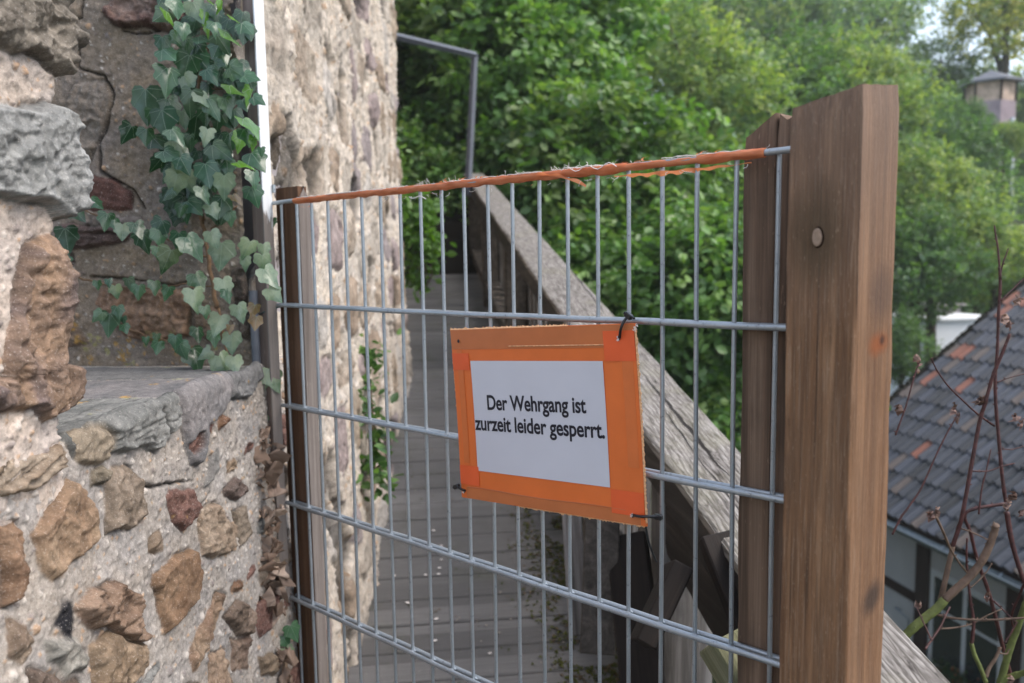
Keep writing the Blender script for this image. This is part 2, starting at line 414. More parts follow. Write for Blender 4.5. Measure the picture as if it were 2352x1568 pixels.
def petals():
    for k, (x, y) in enumerate([(1014, 1253), (1013, 1285), (1007, 1318), (1002, 1421), (998, 1471), (1009, 1304), (977, 1320), (905, 1322), (1125, 1500), (996, 1218), (936, 1384)]):
        p = PL(x, y, (0, 0, .004), (0, -SLOPE, 1)); mb = MB(); r = .006+.003*random.random()
        V = [(0, 0, .0035)]+[(r*math.cos(a)*(1+.2*random.random()), r*.8*math.sin(a), .0012*random.random()) for a in np.linspace(0, 2*math.pi, 9)[:-1]]
        V += [(0, 0, 0)]
        mb.add(V, [(0, i+1, (i+1) % 8+1) for i in range(8)]+[(9, (i+1) % 8+1, i+1) for i in range(8)])
        o = mb.build('petal', M['thread']); o.location = p; o.rotation_euler = (0, 0, random.random()*6)
        tag(o, 'small white petal lying on the grey deck boards', 'petal', 'white petals scattered on the boards')
petals()

# ------------------------------------------------------------------ masonry
MORT = np.array([.40, .335, .275])
def rubble(name, sgrid, tgrid, pos, stones, parent=None, seed=1, scale=1.0, mortar=MORT, fill=None, cracks=(), crackw=.002, spots=(), mat='stone', rough=1.0, pebble=1.0, edge=.0048, pits=0, spotk=.75):
    """Masonry surface: stones are outlines in surface metres; pos(s, t, h) maps surface coordinates and height to a point."""
    Sg, Tg = np.meshgrid(sgrid, tgrid)
    ws = Sg + .006*scale*fbm(Sg*38/scale, Tg*38/scale, seed, 3, seed) + .012*scale*fbm(Sg*9/scale, Tg*9/scale, seed, 2, seed+3)
    wt = Tg + .006*scale*fbm(Sg*38/scale, Tg*38/scale, seed+9, 3, seed+1) + .012*scale*fbm(Sg*9/scale, Tg*9/scale, seed+5, 2, seed+4)
    H = (.004*fbm(Sg*14/scale, Tg*14/scale, seed, 4, seed+9) + .0032*fbm(Sg*90, Tg*90, seed, 3, seed+12)*rough)*scale
    var = fbm(Sg*7/scale, Tg*7/scale, 2, 4, seed+20)[..., None]
    grit = vnoise(Sg*330/scale, Tg*330/scale, 0, seed+30)[..., None]
    Cc = mortar*(1+.22*var+.16*grit)
    Cc = Cc + np.array([.03, .01, -.015])*fbm(Sg*18, Tg*18, 5, 3, seed+21)[..., None]
    # pebbles in the mortar
    if pebble:
        cs = .011*scale
        for layer, (den, hh) in enumerate(((.45, .0030), (.30, .0045))):
            c = cs*(1+layer*.9); ix = np.floor(Sg/c).astype(int); iy = np.floor(Tg/c).astype(int)
            px = (ix+.25+.5*_h(ix, iy, 1+layer, seed))*c; py = (iy+.25+.5*_h(ix, iy, 4+layer, seed))*c
            r = c*(.10+.20*_h(ix, iy, 7, seed)); on = _h(ix, iy, 9+layer, seed) < den*pebble
            q = np.clip(1-((Sg-px)**2+(Tg-py)**2)/r**2, 0, 1)*on
            H = H+np.sqrt(q)*hh*scale*.8
            tone = _h(ix, iy, 12, seed); k = (q > .15)[..., None]
            pc = np.where((tone > .62)[..., None], np.array([.62, .57, .52]), np.where((tone > .35)[..., None], np.array([.48, .30, .17]), np.array([.20, .17, .165])))
            Cc = np.where(k, Cc*.35+pc*.65, Cc)
    for k, st in enumerate(stones):
        poly, prot, col, strat, srough = st[0], st[1], np.array(st[2]), st[3], st[4]
        col2 = np.array(st[5]) if len(st) > 5 else col*.6
        prot = prot*(1.0 if seed == 5 else .66); col = (col*.72+col.mean()*.28)*.92; col2 = (col2*.82+col2.mean()*.18)*.82
        P = np.array(poly); m = .03*scale
        bb = (Sg > P[:, 0].min()-m) & (Sg < P[:, 0].max()+m) & (Tg > P[:, 1].min()-m) & (Tg < P[:, 1].max()+m)
        if not bb.any(): continue
        a, b = ws[bb], wt[bb]; d = sdpoly(P, a, b)
        ins = sstep(-.0015*scale, .0015*scale, d); dome = sstep(0, edge*scale*1.8, d)
        ca, sa = math.cos(strat[0]), math.sin(strat[0]) if strat else 0
        al, ac = (a*ca+b*sa), (-a*sa+b*ca)
        z = k*3.7+seed
        lay = fbm(al*9/scale, ac*strat[1]/scale, z, 4, 40)          # strata: stretched along the bedding
        rid = 1-np.abs(fbm(al*14/scale, ac*strat[1]*1.4/scale, z+5, 4, 60))*2
        lump = fbm(a*26/scale, b*26/scale, z, 5, 50); chip = fbm(a*120/scale, b*120/scale, z, 3, 55)
        cell = np.round(vnoise(al*16/scale, ac*26/scale, z, 70)*3)/3
        h = prot*dome + (lay*.007*strat[2] + (rid-.5)*.005*strat[2] + (lump*.6-np.abs(fbm(a*34/scale, b*34/scale, z+3, 4, 52))*1.5+.3)*.010*srough + chip*.0034*srough + cell*.006*srough)*dome*scale
        rim = np.exp(-(np.abs(d)/(.0022*scale))**2)*sstep(-.3, .5, vnoise(a*30/scale, b*30/scale, z, 80))
        H[bb] = H[bb]*(1-ins)+h*ins - rim*.0035*scale
        mixv = np.clip(.5+.9*lump+.7*lay*strat[2], 0, 1)[..., None]
        cc = col*(1-mixv)+col2*mixv
        cc = cc*(1+.28*chip[..., None]+.20*lay[..., None]*strat[2])
        dk = np.clip(sstep(.05, .45, -rid+.25+.4*lay)*.55*strat[2]+sstep(.10, .45, np.abs(fbm(a*34/scale, b*34/scale, z+3, 4, 52)))*-.0+sstep(.06, .0, np.abs(fbm(a*34/scale, b*34/scale, z+3, 4, 52)))*.22*srough, 0, .85)[..., None]
        cc = cc*(1-dk)
        Cc[bb] = Cc[bb]*(1-ins[..., None])+cc*ins[..., None]
        Cc[bb] = Cc[bb]*(1-.5*rim[..., None])
    for cr in cracks:
        d = sdline(cr, Sg+.002*fbm(Sg*70, Tg*70, 1, 3, 3), Tg+.002*fbm(Sg*70, Tg*70, 7, 3, 3))
        wv = crackw*(1+.7*vnoise(Sg*25, Tg*25, 0, 6))
        q = np.exp(-(d/wv)**2); H = H-q*.010; Cc = Cc*(1-.85*q[..., None])
    if pits:
        q = fbm(Sg*11/scale, Tg*8/scale, 3, 4, seed+71); k = sstep(.24, .36, q)*pits; H = H-k*.022; Cc = Cc*(1-.72*k[..., None])
        H = H+.010*fbm(Sg*22/scale, Tg*14/scale, 4, 4, seed+73)
    for (sx, sy, r, col) in spots:
        d = np.hypot(Sg-sx, Tg-sy)+r*.7*fbm(Sg*40, Tg*40, 2, 4, 33); q = (sstep(r, r*.4, d)*(sstep(-.35, .25, vnoise(Sg*260, Tg*260, 0, 44)) if r < .021 else 1))[..., None]*(spotk if r < .021 else 1)
        Cc = Cc*(1-q)+np.array(col)*q
    Pp = pos(Sg, Tg, H)
    nt_, ns = Sg.shape
    V = Pp.reshape(-1, 3); i = np.arange(nt_*ns).reshape(nt_, ns)
    F = np.stack([i[:-1, :-1], i[:-1, 1:], i[1:, 1:], i[1:, :-1]], -1).reshape(-1, 4)
    return mesh(name, V, F, M[mat], parent, cols=np.clip(Cc, .01, .9).reshape(-1, 3), smooth=True)
def fillstones(s0, s1, t0, t1, size, taken, seed, palette, prot=(.004, .014), aspect=1.5, gap=.78, dens=.92):
    """random stones for stretches of wall without traced ones"""
    rnd = random.Random(seed); out = []; t = t0; row = 0
    while t < t1:
        hgt = size*rnd.uniform(.55, 1.1); s = s0-rnd.random()*size
        while s < s1:
            wd = size*aspect*rnd.uniform(.6, 1.4); cx, cy = s+wd/2, t+hgt/2+rnd.uniform(-.15, .15)*hgt
            ok = all(not (a[0]-wd*.45 < cx < a[2]+wd*.45 and a[1]-hgt*.45 < cy < a[3]+hgt*.45) for a in taken)
            if ok and rnd.random() < dens:
                n = rnd.randint(6, 9); P = []
                for k in range(n):
                    a = 2*math.pi*(k+rnd.uniform(-.25, .25))/n
                    sq = 1/max(abs(math.cos(a)), abs(math.sin(a)))**.55
                    P.append((cx+math.cos(a)*wd/2*gap*sq*rnd.uniform(.85, 1.1), cy+math.sin(a)*hgt/2*gap*sq*rnd.uniform(.85, 1.1)))
                c1, c2 = rnd.choice(palette)
                out.append((P, rnd.uniform(*prot), c1, (rnd.uniform(-.4, .4), rnd.uniform(30, 90), rnd.uniform(.4, 1.2)), rnd.uniform(.5, 1.2), c2))
            s += wd
        t += hgt
    return out
def bbs(st): return [(min(p[0] for p in s[0]), min(p[1] for p in s[0]), max(p[0] for p in s[0]), max(p[1] for p in s[0])) for s in st]
TAN, TAN2 = (.40, .27, .155), (.25, .155, .09)
RUST, RUST2 = (.33, .185, .085), (.19, .095, .05)
RED, RED2 = (.23, .105, .075), (.13, .06, .045)
GREY, GREY2 = (.30, .30, .28), (.15, .15, .14)
PURP, PURP2 = (.24, .18, .17), (.15, .11, .105)
PAL = [(TAN, TAN2), (RUST, RUST2), (RED, RED2), (GREY, GREY2), (TAN, RUST2), ((.34, .25, .17), (.2, .14, .09))]

# --- near wall: front line
A0 = np.array([-.425, .905, 0.0]); EB = F2W([-.06, -.01, 0])
e0 = EB-A0; e0[2] = 0; e0 /= np.linalg.norm(e0); n0 = np.array([e0[1], -e0[0], 0.0])
def fw(x, y):
    q = PL(x, y, A0, n0); return ((q-A0)@e0, q[2])
def tr3(pts, ox=0, oy=944.6, k=.3975): return [fw(ox+x*k, oy+y*k) for x, y in pts]
def tr12(pts, oy=0): return [fw(x*.3388, oy+y*.3388) for x, y in pts]
SILL = 1.497
near = empty('rubble_wall', 'near rubble stone wall with grey slab ledge, at the left of the gate', 'wall', tuple(A0))
OFF = A0.copy()
def r3(pts, prot, c1, c2, ang=0, fr=60, st=1.0, ro=1.0): return (tr3(pts), prot, c1, (ang, fr, st), ro, c2)
V90 = math.pi/2
lower = [
 r3([(430,60),(560,50),(640,130),(630,300),(560,330),(440,300)], .008, (.37,.29,.19), (.21,.165,.11), .5, 70, .9, .5),
 r3([(520,350),(600,330),(630,420),(560,460),(515,440)], .010, (.25,.2,.13), (.12,.1,.07), .3, 60, .6),
 r3([(590,440),(640,340),(715,320),(780,400),(790,620),(720,680),(590,710)], .013, (.31,.235,.165), (.19,.14,.095), V90, 80, 1.0),
 r3([(380,370),(450,430),(510,560),(500,720),(380,840),(240,960),(170,900),(140,680),(230,560)], .016, (.40,.265,.145), (.27,.16,.09), 1.2, 40, .6, .8),
 r3([(-60,300),(340,160),(375,180),(340,320),(150,450),(-60,510)], .018, (.40,.31,.215), (.27,.19,.12), .28, 150, 1.3, .5),
 r3([(940,440),(1090,420),(1100,560),(1060,640),(1010,700),(960,600),(920,490)], .014, RED, RED2, .6, 40, .5, 1.2),
 r3([(1130,520),(1210,480),(1290,640),(1290,800),(1180,870),(1125,850),(1110,650)], .013, (.42,.31,.205), (.26,.175,.11), V90, 90, 1.6),
 r3([(1080,800),(1100,960),(1060,1120),(930,1250),(870,1280),(820,1000),(830,920),(950,840)], .018, (.30,.175,.085), (.20,.105,.05), .8, 30, .35, .6),
 r3([(450,1010),(620,960),(700,1020),(720,1130),(750,1300),(700,1360),(560,1250),(440,1260),(360,1120)], .018, (.36,.23,.14), (.20,.12,.075), .3, 30, .5, 2.0),
 r3([(440,1350),(560,1270),(740,1320),(740,1450),(640,1620),(430,1620)], .014, (.37,.255,.15), (.21,.14,.08), V90*.8, 80, 1.2, 1.2),
 r3([(170,1290),(360,1290),(420,1400),(400,1500),(300,1480),(190,1400)], .018, (.36,.34,.29), (.17,.16,.135), .6, 40, .6, 1.6),
 r3([(990,1420),(1090,1240),(1210,1030),(1240,1060),(1180,1230),(1100,1400),(1010,1510)], .010, (.36,.235,.13), (.25,.15,.09), 1.0, 60, .7),
 r3([(1220,1180),(1280,1090),(1370,1110),(1360,1300),(1280,1290)], .010, (.28,.19,.13), (.16,.11,.075), .4, 50, .8, 1.4),
 r3([(1110,1430),(1200,1350),(1240,1620),(1100,1620)], .010, (.42,.28,.165), (.28,.17,.10), V90*.7, 60, .8),
 r3([(1250,1310),(1365,1290),(1350,1480),(1250,1500)], .011, (.30,.2,.13), (.16,.1,.07), V90, 60, 1.0),
 r3([(-60,640),(80,620),(100,700),(60,860),(20,1100),(-60,1120)], .014, (.36,.21,.11), (.2,.11,.06), V90, 50, .9),
 r3([(1240,420),(1340,350),(1380,450),(1320,500),(1250,470)], .012, (.22,.14,.115), (.14,.1,.08), .3, 40, .5),
 r3([(1170,260),(1240,200),(1225,330),(1150,400)], .008, (.27,.26,.24), (.16,.15,.14), 1.2, 60, .8),
 r3([(1400,1430),(1480,1380),(1500,1500),(1420,1540)], .012, (.28,.2,.12), (.18,.12,.07), .4, 50, .6),
 r3([(1290,560),(1370,520),(1400,700),(1330,760)], .008, (.33,.25,.17), (.2,.15,.1), V90, 60, 1.0),
 r3([(60,1440),(170,1450),(370,1530),(350,1620),(60,1620)], .012, (.2,.14,.1), (.12,.08,.06), .3, 50, .8),
 r3([(-60,1180),(60,1200),(110,1330),(40,1420),(-60,1400)], .012, (.36,.27,.18), (.22,.15,.1), .5, 50, .8),
]
fill = fillstones(-.35, 1.0, .55, SILL-.12, .10, bbs(lower)+[(-.05, .95, .70, 1.6)], 11, PAL)
fill += fillstones(-.35, 1.0, .55, tr3([(0, 1640)])[0][1]-.12, .10, bbs(lower), 12, PAL)
fill += fillstones(-.35, 1.0, .55, SILL-.08, .042, bbs(lower+fill), 15, PAL, prot=(.001, .005), aspect=1.6, dens=.38)
BR = .006       # rounding of the ledge's front edge
def pos_low(s, t, h):
    # t up the face to the ledge edge, then back over the slab
    r = BR+.005*(1+vnoise(s*9, 0, 0, 2))*.5; L1 = SILL-r; arc = r*math.pi/2
    top = sstep(.0, 1, s/.1)*0
    drop = .0+.012*sstep(.45, .0, s)*0
    a = np.clip((t-L1)/r, 0, math.pi/2)
    back = np.where(t > L1, r-r*np.cos(a), 0)+np.maximum(t-L1-arc, 0)
    z = np.where(t > L1, L1+r*np.sin(a), t)
    nb = np.cos(a)[..., None]*n0+np.sin(a)[..., None]*np.array([0, 0, 1.0])
    batter = .05*np.clip((SILL-t)/.8, 0, 1)
    wob = .012*fbm(s*4, t*4, 0, 2, 91)
    flat = sstep(-.004, .010, t-L1-arc)
    hh = h*(1-.86*flat)+wob*(1-flat)
    p = A0+s[..., None]*e0+(-back+batter)[..., None]*n0+np.stack([0*s, 0*s, z], -1)+hh[..., None]*nb
    return p-OFF
# the slab on top reads darker grey with lichen: traced as big flat stones across the fold
sl0, sl1 = fw(150, 945)[0]-.30, .60
slabs = [([(-.35, SILL+.03), (.10, SILL+.02), (.112, SILL-.030), (.16, SILL-.040), (.235, SILL-.052), (.30, SILL-.062), (.352, SILL-.050), (.375, SILL-.02), (.375, SILL+.9), (-.35, SILL+.9)], .017, (.27, .27, .25), (.05, 150, .8), .45, (.17, .175, .165)),
         ([(.380, SILL-.055), (.395, SILL-.105), (.42, SILL-.115), (.47, SILL-.075), (.545, SILL-.05), (.575, SILL-.02), (.57, SILL+.9), (.38, SILL+.9)], .019, (.25, .225, .22), (.5, 50, .3), .45, (.15, .15, .155)),
         ([(.580, SILL-.045), (.66, SILL-.05), (.74, SILL-.03), (.74, SILL+.9), (.580, SILL+.9)], .012, (.22, .215, .21), (.5, 40, .25), .8, (.12, .12, .12))]
lich = [(random.uniform(.05, .7), SILL+random.uniform(-.02, .45), random.uniform(.004, .016), (.42, .25, .06)) for _ in range(34)]
lich += [(random.uniform(.0, .75), SILL+random.uniform(.02, .5), random.uniform(.006, .02), (.33, .33, .18)) for _ in range(30)]
mold = [(*fw(0+310*.3975, 944.6+1200*.3975), .022, (.018, .018, .022)), (*fw(395*.3975, 944.6+1440*.3975), .008, (.02, .02, .02))]
low = rubble('wall_face', np.arange(-.32, .98, .0022), np.arange(.62, SILL+.62, .0022), pos_low, slabs+fill+lower, near, seed=3,
             mortar=np.array([.345, .315, .285]), spots=mold+lich+[(random.uniform(.1, .7), random.uniform(1.3, 1.47), random.uniform(.002, .005), (.38, .24, .08)) for _ in range(14)],
             cracks=[tr3([(735, 320), (760, 370), (800, 420), (870, 440), (930, 420), (1080, 400)]), tr3([(910, 0), (940, 130), (945, 260)]), tr3([(1110,700),(1120,560),(1180,470)])])
# --- jamb at the far left
jl = [(-60,0),(400,0),(430,110),(495,250),(470,400),(425,520),(400,560),(398,690),(385,735),(470,870),(520,1020),(545,1160),(575,1270),(560,1360),(500,1400),(440,1450),(400,1480)]
sil = tr12([(400,-60),(405,60),(440,130),(490,225),(498,300),(465,370),(465,450),(415,560),(398,690),(385,735),(470,870),(520,1020),(548,1160),(572,1270),(560,1360),(500,1400),(440,1450),(400,1490)])
sil += tr12([(398,200),(400,330),(412,500),(412,700),(425,1000),(428,1055),(500,1080),(525,1130),(510,1260),(470,1330),(440,1380),(440,1430)], 472.3)
sz = np.array([p[1] for p in sil]); ss = np.array([p[0] for p in sil]); o_ = np.argsort(sz); sz, ss = sz[o_], ss[o_]
def pos_jamb(s, t, h):
    lim = np.interp(t, sz, ss)+.0015*fbm(t*160, t*0, 0, 3, 14)
    # s runs 0..1 over the visible face, 1..2 rolls round the edge and goes back
    d = (lim+.5)*(1-np.clip(s, 0, 1)); x = lim-d
    rr = .020; a = np.clip(1-d/rr, 0, 1)*math.pi/2
    over = np.maximum(s-1, 0)*.35
    xx = np.where(d < rr, lim-rr+rr*np.sin(a), x); bk = np.where(d < rr, rr*(1-np.cos(a)), 0)+over
    nb = np.cos(a)[..., None]*n0+np.sin(a)[..., None]*e0
    p = A0+xx[..., None]*e0-bk[..., None]*n0+np.stack([0*s, 0*s, t], -1)+(h+.004*fbm(x*6, t*6, 0, 2, 92))[..., None]*nb
    return p-OFF
class _J: pass
def jamb():
    t0, t1 = SILL-.075, 2.25
    tg = np.arange(t0, t1, .0021); sg = np.concatenate([np.linspace(0, 1, 300), np.linspace(1.01, 2, 30)])
    # work in true metres for the stones: convert outline space (s) back through the silhouette
    Sg, Tg = np.meshgrid(sg, tg); lim = np.interp(Tg, sz, ss)
    real = np.where(Sg <= 1, lim-(lim+.5)*(1-Sg), lim+(Sg-1)*.35)
    st = [(tr12([(-500,-200),(400,-200),(430,110),(520,250),(480,400),(410,560),(250,420),(160,330),(-500,180)]), .016, (.30,.255,.195), (.4, 30, .5), 1.3, (.17,.145,.115)),
          (tr12([(-500,640),(200,690),(380,740),(480,870),(560,1160),(600,1280),(500,1420),(380,1490),(310,1390),(180,1360),(-500,1400)]), .022, (.36,.37,.36), (.25, 45, .7), 1.1, (.20,.205,.195)),
          (tr12([(360,190),(410,330),(425,700),(440,1000),(400,1380),(300,1440),(200,1380),(50,1430),(-300,1350),(20,1150),(70,900),(110,500),(180,260)], 472.3), .016, (.36,.215,.115), (V90, 60, 1.3), 1.3, (.16,.115,.105)),
          (tr12([(405,1050),(500,1060),(560,1130),(520,1300),(440,1380),(330,1400),(400,1250)], 472.3), .016, (.31,.2,.125), (1.0, 120, 1.4), .6, (.2,.12,.08))]
    class G: pass
    # reuse rubble() by handing it a grid whose stone space is 'real'
    return tg, sg, real, Tg, st
def rubble2(name, real, Tg, Sg, pos, *a, **k):
    global np
    mg = np.meshgrid
    try:
        np.meshgrid = lambda x, y: (real, Tg)
        return rubble(name, None, None, lambda s, t, h: pos(Sg, t, h), *a, **k)
    finally: np.meshgrid = mg
tg, sg, real, Tg, jst = jamb()
Sg2, _ = np.meshgrid(sg, tg)
jo = rubble2('jamb', real, Tg, Sg2, pos_jamb, jst, near, seed=5, mortar=np.array([.47, .405, .355]))
# --- return wall behind the ledge, facing the camera
RB = np.array([-.335, 1.655, 0]); RL = np.array([-.66, 1.735, 0]); er = RL-RB; er /= np.linalg.norm(er); nr = np.array([er[1], -er[0], 0.0])
if nr[1] > 0: nr = -nr
def rw(x, y):
    q = PL(x, y, RB, nr); return ((q-RB)@er, q[2])
def q1(pts): return [rw(x*.3388, y*.3388) for x, y in pts]
def q2(pts): return [rw(x*.3388, 472.3+y*.3388) for x, y in pts]
BRN = (.20, .155, .115); BRN2 = (.13, .1, .075)
ret = [
 (q1([(780,-80),(1180,-80),(1250,150),(1180,230),(950,220),(830,200),(720,110)]), .020, (.26,.17,.13), (.2,40,.5), 1.2, (.13,.065,.05)),
 (q1([(560,1205),(760,1215),(900,1300),(900,1410),(600,1420)]), .010, (.17,.065,.045), (.1,60,.5), .6, (.10,.05,.04)),
 (q2([(440,100),(880,130),(880,240),(700,280),(500,290),(430,230)]), .012, (.17,.10,.08), (.05,80,1.2), .8, (.10,.065,.06)),
 (q2([(690,590),(800,560),(1000,570),(1290,560),(1290,900),(1000,930),(860,880),(790,800),(690,700)]), .018, (.33,.19,.105), (.1,40,.7), 1.4, (.2,.11,.065)),
 (q2([(380,760),(480,760),(560,850),(620,950),(380,1010)]), .012, (.27,.18,.12), (.7,50,.6), .9, (.18,.12,.08)),
 (q2([(1310,650),(1480,700),(1520,900),(1400,940),(1310,870)]), .012, (.25,.16,.1), (.5,50,.7), 1.0, (.15,.1,.065)),
 (q1([(480,540),(700,540),(755,650),(720,850),(620,1100),(520,1140),(400,1000),(420,700)]), .008, (.26,.21,.165), (.5,30,.3), 1.0, (.19,.15,.115)),
 (q1([(1480,40),(1690,-20),(1690,330),(1560,430),(1500,300)]), .016, (.27,.2,.12), (.8,40,.5), 1.4, (.15,.11,.07)),
 (q1([(1600,880),(1700,860),(1720,1100),(1620,1150)]), .012, (.22,.15,.1), (.8,40,.5), 1.2, (.12,.08,.06)),
 (q2([(1560,440),(1690,380),(1690,950),(1600,900)]), .012, (.12,.09,.07), (.8,40,.5), 1.4, (.07,.05,.04)),
 (q2([(400,280),(500,300),(500,400),(400,430)]), .010, (.15,.11,.09), (.8,40,.5), 1.0, (.1,.07,.06)),
 (q1([(640,1440),(960,1450),(960,1520),(640,1530)]), .010, (.25,.2,.17), (0,60,.7), 1.0, (.15,.12,.1)),
]
ret += fillstones(-.1, 1.4, 1.4, 2.5, .13, bbs(ret)+[(-.02, 1.4, .5, 2.35)], 19, PAL)
crk = [q1([(560,-60),(555,0),(545,110),(480,130),(490,230),(530,300),(530,460),(700,510),(770,640),(740,820),(680,960),(680,1160),(760,1210),(900,1290),(970,1410)]),
       q1([(830,205),(940,230),(1080,210)]), q2([(620,480),(900,500),(1180,540),(1260,520)]), q1([(1700,0),(1690,200),(1670,330),(1690,520)]), q1([(1700,0),(1690,200),(1670,330),(1690,520),(1700,800)])]
def pos_ret(s, t, h): return RB+s[..., None]*er+(h+.008*fbm(s*5, t*5, 0, 2, 93))[..., None]*nr+np.stack([0*s, 0*s, t], -1)-OFF
rubble('recess_wall', np.arange(-.02, 2.1, .0028), np.arange(1.42, 2.5, .0028), pos_ret, ret, near, seed=8, mortar=np.array([.215, .175, .14]), cracks=crk, crackw=.0022, pebble=.5,  # mortar colour lowered to carry the shadow in the recess
       spots=[(random.uniform(.0, .6), 1.5+abs(random.gauss(0, .035)), random.uniform(.006, .02), random.choice([(.40, .23, .05), (.30, .28, .10)])) for _ in range(40)])
# core so the wall is solid from the side
mb = MB()
def P3(s, d, z): return tuple(A0+e0*s-n0*d+np.array([0, 0, z])-OFF)
def slab8(mb, q, z0, z1):
    V = [P3(s, d, z0) for s, d in q]+[P3(s, d, z1) for s, d in q]
    mb.add(V, [(0,1,2,3), (7,6,5,4)]+[(i, (i+1) % 4, 4+(i+1) % 4, 4+i) for i in range(4)])
slab8(mb, [(-.32, .03), (.96, .03), (.96, .6), (-.32, .6)], -2.5, 1.44)
mb.build('core', M['rock'], near)

# --- tall wall along the walk beyond the gate
def tower():
    o = empty('tall_stone_wall', 'tall pale rubble wall running along the walkway behind the gate', 'wall', (-.3, 1.7, 0))
    p0 = np.array([-.285, 1.70, 0]); p1 = np.array([-.045, 4.95, 0]); e = p1-p0; L = np.linalg.norm(e[:2]); e /= L; n = np.array([e[1], -e[0], 0])
    st = fillstones(-.2, L+.1, -.4, 6.0, .27, [], 31, [((.46, .38, .29), (.36, .27, .19)), ((.36, .30, .29), (.27, .22, .22)), ((.42, .31, .21), (.30, .21, .14)), ((.44, .35, .25), (.33, .24, .16)), ((.58, .53, .47), (.44, .39, .34)), ((.40, .31, .29), (.29, .22, .21)), ((.55, .48, .39), (.42, .35, .28))], prot=(.001, .012), aspect=1.35, gap=.80)
    st = [(a[0], a[1], a[2], (a[3][0], a[3][1], a[3][2]*.45), a[4]*.35, a[5]) for a in st]
    def pos(s, t, h):
        z0 = SLOPE*(s+1.6)
        bulge = .055*np.clip((.9-(t-z0))/.9, 0, 1)**1.5+.02*fbm(s*1.2, t*1.2, 0, 3, 77)
        rr = .05; d = L-s; rc = np.where(d < rr, rr-np.sqrt(np.maximum(rr*rr-(rr-d)**2, 0)), 0)
        return p0+s[..., None]*e+(h*1.15+bulge-rc)[..., None]*n+np.stack([0*s, 0*s, t], -1)-np.array([-.3, 1.7, 0])
    rubble('wall_face', np.arange(-.02, L, .0085), np.arange(-.5, 6.0, .0085), pos, st, o, seed=13, scale=2.2, mortar=np.array([.53, .47, .40]), mat='stone_far', pebble=.8, pits=1.0)
    # end face and core
    mb = MB(); V = []
    for d, s in ((.03, .06), (.03, L-.03), (1.6, L-.03), (1.6, .75)):
        V.append(p0+e*s-n*d)
    V = [tuple(v+np.array([.3, -1.7, -2.6])) for v in V]+[tuple(v+np.array([.3, -1.7, 5.98])) for v in V]
    mb.add(V, [(3,2,1,0), (4,5,6,7)]+[(i, (i+1) % 4, 4+(i+1) % 4, 4+i) for i in range(4)])
    mb.build('core', M['rock'], o)
    # rougher, shaded stretch of wall set back beyond the tower
    o2 = empty('set_back_wall', 'shaded rubble wall set back beyond the tall wall, beside the steps', 'wall', (-.5, 5, 0))
    q0 = np.array([-.50, 5.0, 0]); e2 = np.array([.07, 1, 0])/math.hypot(.07, 1); n2 = np.array([e2[1], -e2[0], 0])
    st = fillstones(-.2, 8, .6, 5.2, .2, [], 37, PAL, prot=(.01, .03), aspect=1.6)
    rubble('wall_face', np.arange(0, 7.5, .018), np.arange(.6, 5.2, .018), lambda s, t, h: q0+s[..., None]*e2+(h*1.5)[..., None]*n2+np.stack([0*s, 0*s, t], -1)-np.array([-.5, 5, 0]),
           st, o2, seed=17, scale=2.4, mortar=np.array([.30, .26, .22]), mat='stone_far', pebble=.3)
    mb = MB(); mb.box((-1.2, .02, -3), (-.06, 7.4, 5.18)); mb.build('core', M['rock'], o2)
tower()

# ------------------------------------------------------------------ posts, batten, mesh panel (all in the panel's own frame)
GO = F2W([0, 0, 0])
def gate_local(name, label, cat, p, group=None):
    return empty(name, label, cat, tuple(F2W(p)), -GA, group)
def beam(name, m, lo, hi, label, cat, group=None, ztop=None, bev=.003, seg=60, jit=.0006, split=None):
    """squared timber with slightly uneven arrises; ztop(x, y) shapes the sawn top"""
    ox = np.array([(lo[0]+hi[0])/2, (lo[1]+hi[1])/2, lo[2]])
    x0, y0 = lo[0]-ox[0], lo[1]-ox[1]; x1, y1 = hi[0]-ox[0], hi[1]-ox[1]; b = bev
    nx, ny = 9, 9
    ring = [(x, y0) for x in np.linspace(x0+b, x1-b, nx)]+[(x1, y) for y in np.linspace(y0+b, y1-b, ny)]+[(x, y1) for x in np.linspace(x1-b, x0+b, nx)]+[(x0, y) for y in np.linspace(y1-b, y0+b, ny)]
    n = len(ring); V = []; F = []; Z = hi[2]-lo[2]
    sd_ = random.random()*50
    for k in range(seg+1):
        f = k/seg
        for (x, y) in ring:
            zt = Z if ztop is None else ztop(x+ox[0], y+ox[1])-lo[2]
            z = zt*f
            j = jit*fbm(x*200+sd_, y*200, z*9, 3)*1.6
            cx = 1 if abs(abs(x)-abs(x1)) < b*1.2 and abs(abs(y)-abs(y1)) < b*1.2 else 0
            s = 1-(j*cx*2+j*.5)/max(abs(x1), .01)-(.0012/abs(x1) if f > .999 else 0)
            V.append((x*s, y*s, z+(.0010*fbm(x*130, y*130, 2+sd_, 3) if f > .99 else 0)))
    for k in range(seg):
        for i in range(n): F.append((k*n+i, k*n+(i+1) % n, (k+1)*n+(i+1) % n, (k+1)*n+i))
    F.append(tuple(range(n-1, -1, -1)))
    c = len(V); zc = np.mean([V[-i-1][2] for i in range(n)]); V.append((0, 0, zc)); t = seg*n
    for i in range(n): F.append((t+i, t+(i+1) % n, c))
    o = mesh(name, V, F, M[m]); o.location = tuple(F2W(ox)); o.rotation_euler = (0, 0, -GA); auto(o, 35)
    return tag(o, label, cat, group)
